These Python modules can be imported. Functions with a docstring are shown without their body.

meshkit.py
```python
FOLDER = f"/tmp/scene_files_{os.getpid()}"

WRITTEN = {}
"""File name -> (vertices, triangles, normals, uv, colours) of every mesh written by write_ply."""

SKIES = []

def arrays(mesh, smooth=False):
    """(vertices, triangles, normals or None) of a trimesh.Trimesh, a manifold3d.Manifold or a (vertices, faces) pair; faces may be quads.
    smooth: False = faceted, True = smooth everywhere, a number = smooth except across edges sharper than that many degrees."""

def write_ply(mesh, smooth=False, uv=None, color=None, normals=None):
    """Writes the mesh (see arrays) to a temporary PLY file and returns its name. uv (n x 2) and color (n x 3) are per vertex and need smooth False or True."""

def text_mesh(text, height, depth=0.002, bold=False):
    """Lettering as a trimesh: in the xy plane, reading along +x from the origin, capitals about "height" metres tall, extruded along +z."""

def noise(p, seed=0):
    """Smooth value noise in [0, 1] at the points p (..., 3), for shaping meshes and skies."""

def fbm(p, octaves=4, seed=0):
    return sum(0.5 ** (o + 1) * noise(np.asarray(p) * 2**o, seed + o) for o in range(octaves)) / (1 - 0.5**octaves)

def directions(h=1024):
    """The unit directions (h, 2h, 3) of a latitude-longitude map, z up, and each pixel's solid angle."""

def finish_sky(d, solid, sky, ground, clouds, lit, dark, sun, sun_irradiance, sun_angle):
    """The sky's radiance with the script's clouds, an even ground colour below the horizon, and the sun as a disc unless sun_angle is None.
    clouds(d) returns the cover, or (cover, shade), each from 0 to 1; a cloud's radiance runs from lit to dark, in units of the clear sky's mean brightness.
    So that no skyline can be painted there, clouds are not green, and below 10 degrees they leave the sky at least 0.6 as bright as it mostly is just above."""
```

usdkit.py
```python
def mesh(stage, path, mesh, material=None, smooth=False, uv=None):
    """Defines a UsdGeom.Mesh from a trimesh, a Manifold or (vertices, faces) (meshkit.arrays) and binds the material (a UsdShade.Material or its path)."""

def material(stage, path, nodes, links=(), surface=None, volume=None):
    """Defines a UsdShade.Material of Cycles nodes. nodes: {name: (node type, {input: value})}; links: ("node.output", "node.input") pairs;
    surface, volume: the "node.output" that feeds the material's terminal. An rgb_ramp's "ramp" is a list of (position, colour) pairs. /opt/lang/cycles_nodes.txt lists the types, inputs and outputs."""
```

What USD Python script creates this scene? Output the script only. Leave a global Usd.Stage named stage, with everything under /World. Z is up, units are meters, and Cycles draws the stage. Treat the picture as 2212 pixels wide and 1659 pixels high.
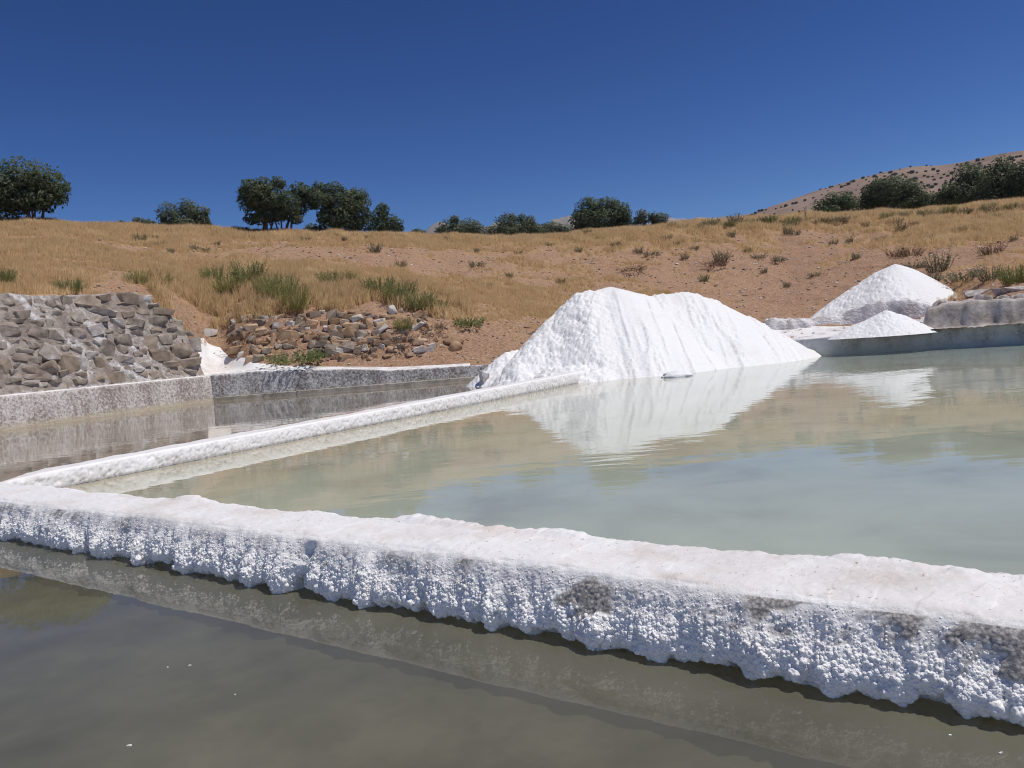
import math, random
import numpy as np
import trimesh, usdkit
from meshkit import noise, fbm
from pxr import Usd, UsdGeom, UsdLux, UsdShade, Gf, Sdf, Vt
from scipy.interpolate import PchipInterpolator, RegularGridInterpolator

stage = Usd.Stage.CreateInMemory()
UsdGeom.SetStageUpAxis(stage, "Z"); UsdGeom.SetStageMetersPerUnit(stage, 1.0)
UsdGeom.Xform.Define(stage, "/World"); UsdGeom.Scope.Define(stage, "/World/Looks")
T = Sdf.ValueTypeNames

# ------------------------------------------------------------------ camera, sky, sun, exposure
EYE = np.array([0.0, 0.0, 1.5])
PITCH, ROLL, FPX = math.atan(0.0566), 0.080, 1661.0          # focal length in units where the picture is 2212 wide
SUN_AZ, SUN_EL = math.radians(107), math.radians(66)           # azimuth clockwise from the view direction
HAZE = 6.0e-5
SUN_STRENGTH, SKY_STRENGTH, EXPOSURE = 0.95, 0.070, 0.0
R0, U0 = np.array([1.0, 0, 0]), np.array([0, math.sin(PITCH), math.cos(PITCH)])
FW = np.array([0, math.cos(PITCH), -math.sin(PITCH)])
RT = math.cos(ROLL) * R0 - math.sin(ROLL) * U0
UP = math.sin(ROLL) * R0 + math.cos(ROLL) * U0
cam = UsdGeom.Camera.Define(stage, "/World/camera")
m = Gf.Matrix4d(*RT, 0, *UP, 0, *(-FW), 0, *EYE, 1)
cam.AddTransformOp().Set(m)
cam.CreateHorizontalApertureAttr(36.0); cam.CreateVerticalApertureAttr(27.0)
cam.CreateFocalLengthAttr(36.0 * FPX / 2212.0)
cam.CreateClippingRangeAttr(Gf.Vec2f(0.05, 30000))
cam.CreateExposureAttr(EXPOSURE)

dome = UsdLux.DomeLight.Define(stage, "/World/sky")
dome.CreateIntensityAttr(1.0)
sky = usdkit.material(stage, "/World/Looks/sky", {
    "s": ("sky_texture", {"sky_type": "single_scattering", "sun_disc": False, "sun_elevation": SUN_EL, "sun_rotation": SUN_AZ,
                          "altitude": 1800.0, "air_density": 1.0, "aerosol_density": 0.25, "ozone_density": 1.6}),
    "gm": ("gamma", {"gamma": 1.65}), "h": ("hsv", {"hue": 0.509, "saturation": 1.16, "value": 0.36}),
    "b": ("background_shader", {"strength": SKY_STRENGTH})}, [("s.color", "gm.color"), ("gm.color", "h.color"), ("h.color", "b.color")], surface="b.background")
UsdShade.MaterialBindingAPI.Apply(dome.GetPrim()).Bind(sky)
dome.GetPrim().SetCustomDataByKey("kind", "structure")
sun = UsdLux.DistantLight.Define(stage, "/World/sun")
sun.CreateIntensityAttr(SUN_STRENGTH); sun.CreateAngleAttr(0.53); sun.CreateNormalizeAttr(True)
sun.CreateColorAttr(Gf.Vec3f(1.0, 0.955, 0.89))
sd = np.array([math.sin(SUN_AZ) * math.cos(SUN_EL), math.cos(SUN_AZ) * math.cos(SUN_EL), math.sin(SUN_EL)])
zx = np.cross([0, 0, 1.0], sd); zx /= np.linalg.norm(zx); zy = np.cross(sd, zx)
sun.AddTransformOp().Set(Gf.Matrix4d(*zx, 0, *zy, 0, *sd, 0, 0, 0, 50, 1))

# ------------------------------------------------------------------ helpers
rng = np.random.default_rng(11)


def ray(px, py):
    px, py = np.asarray(px, float), np.asarray(py, float)
    return FW + ((px - 1106) / FPX)[..., None] * RT - ((py - 829.5) / FPX)[..., None] * UP


def at_z(px, py, z=0.0):
    d = ray(px, py)
    return EYE + d * ((z - EYE[2]) / d[..., 2])[..., None]


def at_range(px, py, r):
    d = ray(px, py)
    return EYE + d * (np.asarray(r, float) / np.hypot(d[..., 0], d[..., 1]))[..., None]


def azim(px, py=640):
    d = ray(px, py)
    return np.arctan2(d[..., 0], d[..., 1])


names = {}


def fresh(parent, name):
    key = (parent, name)
    names[key] = names.get(key, -1) + 1
    k = names[key]
    return f"{parent}/{name}" if k == 0 else f"{parent}/{name}_{k:03d}"


def setdata(p, label=None, cat=None, group=None, kind=None):
    for k, v in (("label", label), ("category", cat), ("group", group), ("kind", kind)):
        if v:
            p.SetCustomDataByKey(k, v)
    return p


def thing(name, label, cat, loc=(0, 0, 0), rotz=0.0, scale=None, group=None, kind=None):
    x = UsdGeom.Xform.Define(stage, fresh("/World", name))
    x.AddTranslateOp().Set(Gf.Vec3d(*map(float, loc)))
    if rotz: x.AddRotateZOp().Set(math.degrees(rotz))
    if scale is not None: x.AddScaleOp().Set(Gf.Vec3f(*map(float, np.broadcast_to(scale, 3))))
    return setdata(x.GetPrim(), label, cat, group, kind)


def obj(name, mesh, mat, parent=None, smooth=False, attrs=None, **data):
    """One Mesh prim; vertices of a part are given in the world and moved into the parent's frame."""
    where = str(parent.GetPath()) if parent is not None else "/World"
    if parent is not None:
        mtx = np.array(UsdGeom.XformCache().GetLocalToWorldTransform(parent))
        if not np.allclose(mtx, np.eye(4)):
            v, f = (mesh if isinstance(mesh, tuple) else (np.array(mesh.vertices), np.array(mesh.faces)))
            inv = np.linalg.inv(mtx)
            mesh = (np.asarray(v) @ inv[:3, :3] + inv[3, :3], f)
    g = usdkit.mesh(stage, fresh(where, name), mesh, mat, smooth=smooth)
    for k, v in (attrs or {}).items():
        UsdGeom.PrimvarsAPI(g).CreatePrimvar(k, T.FloatArray, "vertex").Set(Vt.FloatArray.FromNumpy(np.asarray(v, np.float32)))
    setdata(g.GetPrim(), **data)
    return g.GetPrim()


def copy(proto_path, name, loc, rotz=0.0, scale=1.0, **data):
    x = UsdGeom.Xform.Define(stage, fresh("/World", name))
    x.AddTranslateOp().Set(Gf.Vec3d(*map(float, loc))); x.AddRotateZOp().Set(math.degrees(rotz))
    x.AddScaleOp().Set(Gf.Vec3f(*map(float, np.broadcast_to(scale, 3))))
    p = x.GetPrim(); p.GetReferences().AddInternalReference(proto_path); p.SetInstanceable(True)
    return setdata(p, **data)


def klass(name):
    return stage.CreateClassPrim(f"/_{name}"), f"/_{name}"


def proto_mesh(path, mesh, mat, smooth=False):
    return usdkit.mesh(stage, path, mesh, mat, smooth=smooth)


def instancer(name, protos, pos, yaw, scale, idx, parent=None, up_normals=False, **data):
    where = str(parent.GetPath()) if parent is not None else "/World"
    path = fresh(where, name)
    pi = UsdGeom.PointInstancer.Define(stage, path)
    for k, (me, mat, sm) in enumerate(protos):
        q = f"{path}/{'piece' if k == 0 else f'piece_{k:03d}'}"
        g = usdkit.mesh(stage, q, me, mat, smooth=sm)
        if up_normals:      # thin blades: light them as the tuft they make up
            v = np.asarray(me[0]); nn = np.column_stack([v[:, 0], v[:, 1], np.full(len(v), 0.35)]); nn /= np.linalg.norm(nn, axis=1, keepdims=True)
            g.CreateNormalsAttr(Vt.Vec3fArray.FromNumpy(nn.astype(np.float32))); g.SetNormalsInterpolation("vertex")
        pi.CreatePrototypesRel().AddTarget(q)
    n = len(pos)
    pi.CreateProtoIndicesAttr(Vt.IntArray.FromNumpy(np.asarray(idx, np.int32)))
    pi.CreatePositionsAttr(Vt.Vec3fArray.FromNumpy(np.asarray(pos, np.float32)))
    sc = np.asarray(scale, np.float32)
    if sc.ndim == 1: sc = np.repeat(sc[:, None], 3, 1)
    pi.CreateScalesAttr(Vt.Vec3fArray.FromNumpy(np.ascontiguousarray(sc)))
    pi.CreateOrientationsAttr(Vt.QuathArray([Gf.Quath(float(math.cos(a / 2)), 0, 0, float(math.sin(a / 2))) for a in yaw]))
    return setdata(pi.GetPrim(), **data)


def grid_faces(nr, nc):
    i = np.arange(nr * nc).reshape(nr, nc)
    a, b, c, d = i[:-1, :-1].ravel(), i[:-1, 1:].ravel(), i[1:, 1:].ravel(), i[1:, :-1].ravel()
    return np.vstack([np.stack([a, b, c], 1), np.stack([a, c, d], 1)])


def domes(P, cell, seed=0):
    """Rounded bumps packed at random in space: 1 at a bump's middle, falling to about 0 between bumps."""
    Q = np.asarray(P, float) / cell
    base = np.floor(Q).astype(np.int64)
    best = np.full(len(Q), 9.0)
    for dx in (-1, 0, 1):
        for dy in (-1, 0, 1):
            for dz in (-1, 0, 1):
                c = base + (dx, dy, dz)
                h = (c[:, 0] * 374761393 + c[:, 1] * 668265263 + c[:, 2] * 2147483647 + seed * 97531) & 0xFFFFFFFF
                o = []
                for k in range(3):
                    h = ((h ^ (h >> 13)) * 1274126177 + 12345) & 0xFFFFFFFF
                    o.append(((h ^ (h >> 16)) & 0xFFFF) / 65535.0)
                d = ((c + np.stack(o, 1) - Q) ** 2).sum(1)
                best = np.minimum(best, d)
    return np.sqrt(np.clip(1 - best / 0.9, 0, 1))


def fb(x, y, scale, seed=0, octaves=4):
    p = np.stack([np.asarray(x, float) * scale, np.asarray(y, float) * scale, np.full(np.shape(x), seed * 7.31)], -1)
    out, amp, tot = 0, 1.0, 0
    for k in range(octaves):
        out = out + amp * noise(p * 2 ** k, seed + k); tot += amp; amp *= 0.5
    return out / tot


def tube(pts, rad, n=6):
    pts, rad = np.asarray(pts, float), np.asarray(rad, float)
    tang = np.gradient(pts, axis=0); tang /= np.linalg.norm(tang, axis=1, keepdims=True) + 1e-9
    ref = np.array([1.0, 0.2, 0.1]) if abs(tang[0, 2]) > 0.7 else np.array([0.1, 0.2, 1.0])
    a = np.cross(tang, ref); a /= np.linalg.norm(a, axis=1, keepdims=True); b = np.cross(tang, a)
    th = np.linspace(0, 2 * np.pi, n, endpoint=False)
    ring = pts[:, None] + rad[:, None, None] * (np.cos(th)[None, :, None] * a[:, None] + np.sin(th)[None, :, None] * b[:, None])
    v = ring.reshape(-1, 3); f = []
    for i in range(len(pts) - 1):
        for j in range(n):
            p, q = i * n + j, i * n + (j + 1) % n
            f += [(p, q, q + n), (p, q + n, p + n)]
    k = len(v); v = np.vstack([v, pts[-1]])
    f += [((len(pts) - 1) * n + j, (len(pts) - 1) * n + (j + 1) % n, k) for j in range(n)]
    return v, np.array(f)


def join(parts):
    vs, fs, n = [], [], 0
    for v, f in parts:
        vs.append(v); fs.append(np.asarray(f) + n); n += len(v)
    return np.vstack(vs), np.vstack(fs)


def lump(w, d, h, seed, sub=2, angular=0.5):
    """A stone: a hull-like block with worn edges, centred on the origin, of the given sizes."""
    r = np.random.default_rng(seed)
    me = trimesh.creation.icosphere(sub, 1.0)
    v = np.array(me.vertices)
    for _ in range(int(7 + 6 * angular)):                     # cut by random planes: flat faces, sharp-ish edges
        n = r.normal(size=3); n /= np.linalg.norm(n)
        c = r.uniform(0.55, 0.85)
        over = np.clip(v @ n - c, 0, None)
        v -= over[:, None] * n * (0.92 if angular > 0.3 else 0.5)
    v *= 1 + 0.10 * (noise(v * 2.3 + seed * 1.7, seed)[:, None] - 0.5)
    ext = v.max(0) - v.min(0)
    v = (v - (v.max(0) + v.min(0)) / 2) / ext * np.array([w, d, h])
    return v, np.array(me.faces)


def rock(w, d, h, seed):
    """An angular quarried stone: the hull of a few points of a blocky shape, edges slightly chipped."""
    r = np.random.default_rng(seed)
    p = r.normal(size=(17, 3)); p /= np.linalg.norm(p, axis=1, keepdims=True)
    p = np.sign(p) * np.abs(p) ** 0.42 * r.uniform(0.80, 1.0, (17, 1))
    hull = trimesh.convex.convex_hull(p); hull = hull.subdivide(); v = np.array(hull.vertices)
    v += 0.16 * (np.stack([noise(v * 1.7 + k * 5.3 + seed, seed + 9 + k) for k in range(3)], 1) - 0.5) + 0.10 * (np.stack([noise(v * 2.6 + k * 9.1 + seed, seed + k) for k in range(3)], 1) - 0.5)
    ext = v.max(0) - v.min(0)
    return (v - (v.max(0) + v.min(0)) / 2) / ext * np.array([w, d, h]), np.array(hull.faces)


def rotz(v, a):
    c, s = math.cos(a), math.sin(a)
    return np.asarray(v) @ np.array([[c, s, 0], [-s, c, 0], [0, 0, 1.0]])


def frame_rot(v, X, Y, Z):
    return v @ np.stack([X, Y, Z])


# ------------------------------------------------------------------ materials
def mat_mottled(name, stops, scale=3.0, rough=0.9, bump=0.3, bump_scale=30.0, detail=5, dist=0.02, spec=0.25, random_amt=0.0, extra_scale=None):
    nodes = {"g": ("geometry", {}), "n": ("noise_texture", {"scale": scale, "detail": float(detail), "roughness": 0.62}),
             "r": ("rgb_ramp", {"ramp": stops}), "b": ("noise_texture", {"scale": bump_scale, "detail": 4.0, "roughness": 0.65}),
             "u": ("bump", {"strength": bump, "distance": dist}), "p": ("principled_bsdf", {"roughness": rough, "specular_ior_level": spec})}
    links = [("g.position", "n.vector"), ("g.position", "b.vector"), ("b.fac", "u.height"), ("u.normal", "p.normal")]
    if random_amt:
        nodes |= {"o": ("object_info", {}), "m": ("math", {"math_type": "multiply_add", "value2": random_amt, "value3": -random_amt / 2}),
                  "a": ("math", {"math_type": "add"})}
        links += [("o.random", "m.value1"), ("n.fac", "a.value1"), ("m.value", "a.value2"), ("a.value", "r.fac"), ("r.color", "p.base_color")]
    else:
        links += [("n.fac", "r.fac"), ("r.color", "p.base_color")]
    return usdkit.material(stage, f"/World/Looks/{name}", nodes, links, surface="p.BSDF")


M = {}
# salt: white, slightly dirty in patches
def mat_salt(name, white, dirty, lo=0.50, hi=0.75, scale=1.2, bump=0.35, bump_scale=90, dist=0.006, grey=None):
    nodes = {"g": ("geometry", {}), "n": ("noise_texture", {"scale": scale, "detail": 6.0, "roughness": 0.65}),
             "r": ("rgb_ramp", {"ramp": [(lo, white), (hi, dirty)]}),
             "b": ("noise_texture", {"scale": float(bump_scale), "detail": 3.0, "roughness": 0.6}), "u": ("bump", {"strength": bump, "distance": dist}),
             "p": ("principled_bsdf", {"roughness": 0.6, "specular_ior_level": 0.3})}
    links = [("g.position", "n.vector"), ("n.fac", "r.fac"), ("g.position", "b.vector"), ("b.fac", "u.height"), ("u.normal", "p.normal")]
    if name == "salt_top":   # scattered grains of dirt
        nodes |= {"sp": ("noise_texture", {"scale": 46.0, "detail": 1.0}), "sr": ("map_range", {"from_min": 0.70, "from_max": 0.76, "clamp": True}), "sm": ("mix_color", {"b": (0.42, 0.33, 0.27)})}
        links += [("g.position", "sp.vector"), ("sp.fac", "sr.value"), ("sr.result", "sm.fac"), ("r.color", "sm.a")]
    rc = "sm.result" if name == "salt_top" else "r.color"
    if grey:   # bare aggregate showing through, where the attribute "bare" says the crust is missing
        nodes |= {"at": ("attribute", {"attribute": "bare"}), "v": ("voronoi_texture", {"scale": 62.0, "feature": "f1", "randomness": 1.0}),
                  "vr": ("rgb_ramp", {"ramp": [(0.0, grey[0]), (0.40, grey[1]), (0.62, grey[2])]}),
                  "mx": ("mix_color", {"blend_type": "mix"})}
        links += [("g.position", "v.vector"), ("v.distance", "vr.fac"), ("at.fac", "mx.fac"), (rc, "mx.a"), ("vr.color", "mx.b"), ("mx.result", "p.base_color")]
    else:
        links += [("r.color", "p.base_color")]
    return usdkit.material(stage, f"/World/Looks/{name}", nodes, links, surface="p.BSDF")


M["salt_top"] = mat_salt("salt_top", (0.80, 0.785, 0.775), (0.70, 0.635, 0.58), 0.50, 0.72, 2.2, 0.45, 110, 0.006, grey=((0.62, 0.52, 0.42), (0.55, 0.46, 0.38), (0.45, 0.38, 0.32)))
M["salt_crust"] = mat_salt("salt_crust", (0.86, 0.85, 0.83), (0.80, 0.765, 0.73), 0.52, 0.8, 3.0, 0.6, 120, 0.006, grey=((0.62, 0.59, 0.55), (0.48, 0.455, 0.42), (0.26, 0.245, 0.23)))
M["salt_pile"] = mat_salt("salt_pile", (0.82, 0.815, 0.81), (0.75, 0.73, 0.71), 0.55, 0.8, 0.6, 0.45, 13, 0.05)
M["salt_blob"] = mat_salt("salt_blob", (0.87, 0.86, 0.84), (0.82, 0.79, 0.76), 0.5, 0.8, 5.0, 0.25, 160, 0.003)
M["salt_ground"] = mat_salt("salt_ground", (0.82, 0.80, 0.78), (0.58, 0.50, 0.44), 0.50, 0.72, 0.9, 0.5, 14, 0.03)
M["salt_coping"] = mat_salt("salt_coping", (0.80, 0.785, 0.77), (0.50, 0.45, 0.42), 0.48, 0.68, 1.6, 0.6, 12, 0.03)
M["salt_grey"] = mat_salt("salt_grey", (0.74, 0.72, 0.71), (0.40, 0.365, 0.355), 0.42, 0.66, 1.3, 0.9, 8, 0.08)


def mat_encrusted(name, dark, mid, light, seed, streak=0.35, tide=(0.40, 0.36, 0.30), grain=1.5):
    """Cast concrete with a thin granular salt crust: dark damp patches, white bloom running down, a granular surface."""
    nodes = {"g": ("geometry", {}), "mp": ("mapping", {"scale": (1.0, 1.0, streak), "location": (seed, seed * 2.0, 0.0)}),
             "n": ("noise_texture", {"scale": 1.1, "detail": 7.0, "roughness": 0.7}),
             "n2": ("noise_texture", {"scale": 11.0, "detail": 4.0, "roughness": 0.75}),
             "a": ("math", {"math_type": "multiply_add", "value2": grain, "value3": -grain / 2}), "s": ("math", {"math_type": "add"}),
             "r": ("rgb_ramp", {"ramp": [(0.30, dark), (0.50, mid), (0.68, light)]}), "sz": ("separate_xyz", {}),
             "zr": ("map_range", {"from_min": 0.05, "from_max": 0.24, "to_min": 0.75, "to_max": 0.0, "clamp": True}), "ty": ("mix_color", {"b": tide}),
             "u": ("bump", {"strength": 0.8, "distance": 0.04}), "p": ("principled_bsdf", {"roughness": 0.9, "specular_ior_level": 0.2})}
    links = [("g.position", "mp.vector"), ("mp.vector", "n.vector"), ("g.position", "n2.vector"), ("n2.fac", "a.value1"), ("n.fac", "s.value1"), ("a.value", "s.value2"),
             ("s.value", "r.fac"), ("g.position", "sz.vector"), ("sz.z", "zr.value"), ("zr.result", "ty.fac"), ("r.color", "ty.a"), ("ty.result", "p.base_color"), ("n2.fac", "u.height"), ("u.normal", "p.normal")]
    return usdkit.material(stage, f"/World/Looks/{name}", nodes, links, surface="p.BSDF")


M["wall_pale"] = mat_encrusted("wall_pale", (0.27, 0.225, 0.20), (0.50, 0.45, 0.405), (0.72, 0.68, 0.63), 3.0, tide=(0.55, 0.47, 0.33))
M["wall_dark"] = mat_encrusted("wall_dark", (0.20, 0.18, 0.165), (0.45, 0.43, 0.41), (0.72, 0.71, 0.695), 9.0)
M["wall_grey"] = mat_encrusted("wall_grey", (0.27, 0.25, 0.235), (0.50, 0.495, 0.485), (0.58, 0.58, 0.575), 14.0, 0.5, (0.46, 0.47, 0.42), 0.4)
M["ledge"] = mat_mottled("ledge", [(0.35, (0.33, 0.29, 0.23)), (0.65, (0.55, 0.50, 0.42))], 3.0)
M["mortar"] = mat_mottled("mortar", [(0.30, (0.15, 0.125, 0.11)), (0.50, (0.30, 0.26, 0.235)), (0.66, (0.46, 0.42, 0.40)), (0.78, (0.62, 0.60, 0.59))], 1.5, bump=0.9, bump_scale=9, dist=0.10, detail=7)
M["stone_grey"] = mat_mottled("stone_grey", [(0.25, (0.16, 0.13, 0.105)), (0.5, (0.33, 0.275, 0.23)), (0.66, (0.44, 0.395, 0.35)), (0.78, (0.66, 0.63, 0.60))], 3.0, bump=0.6, bump_scale=14, dist=0.04, random_amt=0.22)
M["stone_brown"] = mat_mottled("stone_brown", [(0.25, (0.17, 0.13, 0.095)), (0.5, (0.295, 0.235, 0.18)), (0.75, (0.41, 0.345, 0.28))], 3.0, bump=0.6, bump_scale=14, dist=0.04, random_amt=0.22)
M["stone_tan"] = mat_mottled("stone_tan", [(0.25, (0.29, 0.18, 0.11)), (0.5, (0.43, 0.285, 0.175)), (0.75, (0.57, 0.43, 0.30))], 2.5, bump=0.6, bump_scale=12, dist=0.04, random_amt=0.3)
M["stone_white"] = mat_mottled("stone_white", [(0.3, (0.46, 0.40, 0.33)), (0.7, (0.66, 0.62, 0.57))], 3.0, bump=0.6, bump_scale=12, dist=0.04, random_amt=0.2)
M["stone_pale"] = mat_mottled("stone_pale", [(0.3, (0.30, 0.265, 0.235)), (0.5, (0.46, 0.42, 0.39)), (0.66, (0.70, 0.68, 0.66))], 5.0, bump=0.6, bump_scale=14, dist=0.04, random_amt=0.2)
M["boulder"] = mat_mottled("boulder", [(0.3, (0.24, 0.20, 0.17)), (0.5, (0.42, 0.375, 0.34)), (0.64, (0.52, 0.48, 0.45)), (0.76, (0.62, 0.60, 0.58))], 2.2, bump=0.6, bump_scale=8, dist=0.05)
M["mud"] = mat_mottled("mud", [(0.3, (0.17, 0.115, 0.085)), (0.55, (0.29, 0.205, 0.15)), (0.78, (0.44, 0.36, 0.30))], 1.6, bump=0.9, bump_scale=7, dist=0.10)
M["bark"] = mat_mottled("bark", [(0.3, (0.055, 0.045, 0.035)), (0.7, (0.12, 0.10, 0.08))], 4.0)
M["dead_wood"] = mat_mottled("dead_wood", [(0.3, (0.16, 0.11, 0.075)), (0.7, (0.30, 0.22, 0.15))], 6.0)


def mat_leaf(name, a, b, trans=0.25, scale=0.9):
    nodes = {"g": ("geometry", {}), "n": ("noise_texture", {"scale": scale, "detail": 3.0}), "o": ("math", {"math_type": "multiply_add", "value2": 0.55, "value3": -0.27}),
             "s": ("math", {"math_type": "add"}), "r": ("rgb_ramp", {"ramp": [(0.25, a), (0.75, b)]}),
             "d": ("principled_bsdf", {"roughness": 0.6, "specular_ior_level": 0.25}), "t": ("translucent_bsdf", {}), "mx": ("mix_closure", {"fac": trans})}
    links = [("g.position", "n.vector"), ("g.random_per_island", "o.value1"), ("n.fac", "s.value1"), ("o.value", "s.value2"), ("s.value", "r.fac"),
             ("r.color", "d.base_color"), ("r.color", "t.color"), ("d.BSDF", "mx.closure1"), ("t.BSDF", "mx.closure2")]
    return usdkit.material(stage, f"/World/Looks/{name}", nodes, links, surface="mx.closure")


M["leaf_dark"] = mat_leaf("leaf_dark", (0.095, 0.125, 0.065), (0.25, 0.29, 0.155), 0.4)
M["leaf_grey"] = mat_leaf("leaf_grey", (0.125, 0.15, 0.09), (0.29, 0.32, 0.20), 0.4)
M["weed_green"] = mat_leaf("weed_green", (0.40, 0.39, 0.15), (0.70, 0.65, 0.30), 0.5, 2.0)
M["weed_deep"] = mat_leaf("weed_deep", (0.20, 0.26, 0.11), (0.44, 0.47, 0.21), 0.5, 2.0)
M["weed_grey"] = mat_leaf("weed_grey", (0.24, 0.235, 0.145), (0.46, 0.43, 0.27), 0.5, 2.0)
M["straw"] = mat_leaf("straw", (0.54, 0.38, 0.21), (0.90, 0.70, 0.43), 0.5, 0.35)
M["dry_brush"] = mat_leaf("dry_brush", (0.24, 0.165, 0.11), (0.44, 0.32, 0.22), 0.4, 2.0)
M["far_leaf"] = mat_mottled("far_leaf", [(0.3, (0.04, 0.045, 0.03)), (0.7, (0.095, 0.095, 0.065))], 0.8)

# hillside soil: the attribute "cover" (0 bare red earth .. 1 straw litter) sets the base, noise breaks it up
M["hillside"] = usdkit.material(stage, "/World/Looks/hillside", {
    "g": ("geometry", {}), "at": ("attribute", {"attribute": "cover"}),
    "n": ("noise_texture", {"scale": 0.9, "detail": 8.0, "roughness": 0.7}), "n2": ("noise_texture", {"scale": 7.0, "detail": 4.0, "roughness": 0.7}),
    "a": ("math", {"math_type": "multiply_add", "value2": 1.3, "value3": -0.65}), "s": ("math", {"math_type": "add", "use_clamp": True}),
    "soil": ("rgb_ramp", {"ramp": [(0.3, (0.23, 0.13, 0.08)), (0.5, (0.37, 0.23, 0.15)), (0.72, (0.50, 0.345, 0.24))]}),
    "litter": ("rgb_ramp", {"ramp": [(0.3, (0.33, 0.205, 0.105)), (0.7, (0.53, 0.365, 0.20))]}),
    "mx": ("mix_color", {"blend_type": "mix"}), "u": ("bump", {"strength": 0.9, "distance": 0.12}),
    "p": ("principled_bsdf", {"roughness": 0.95, "specular_ior_level": 0.1})},
    [("g.position", "n.vector"), ("g.position", "n2.vector"), ("n.fac", "a.value1"), ("at.fac", "s.value1"), ("a.value", "s.value2"), ("n2.fac", "soil.fac"), ("n2.fac", "litter.fac"),
     ("s.value", "mx.fac"), ("soil.color", "mx.a"), ("litter.color", "mx.b"), ("mx.result", "p.base_color"), ("n2.fac", "u.height"), ("u.normal", "p.normal")], surface="p.BSDF")
M["far_hill"] = mat_mottled("far_hill", [(0.3, (0.17, 0.118, 0.09)), (0.5, (0.25, 0.175, 0.135)), (0.7, (0.31, 0.22, 0.165))], 0.02, bump=0.5, bump_scale=0.25, dist=1.0, detail=9)
M["mountain"] = mat_mottled("mountain", [(0.3, (0.17, 0.14, 0.115)), (0.7, (0.33, 0.28, 0.23))], 0.006, bump=0.6, bump_scale=0.03, dist=8.0, detail=8)


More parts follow.
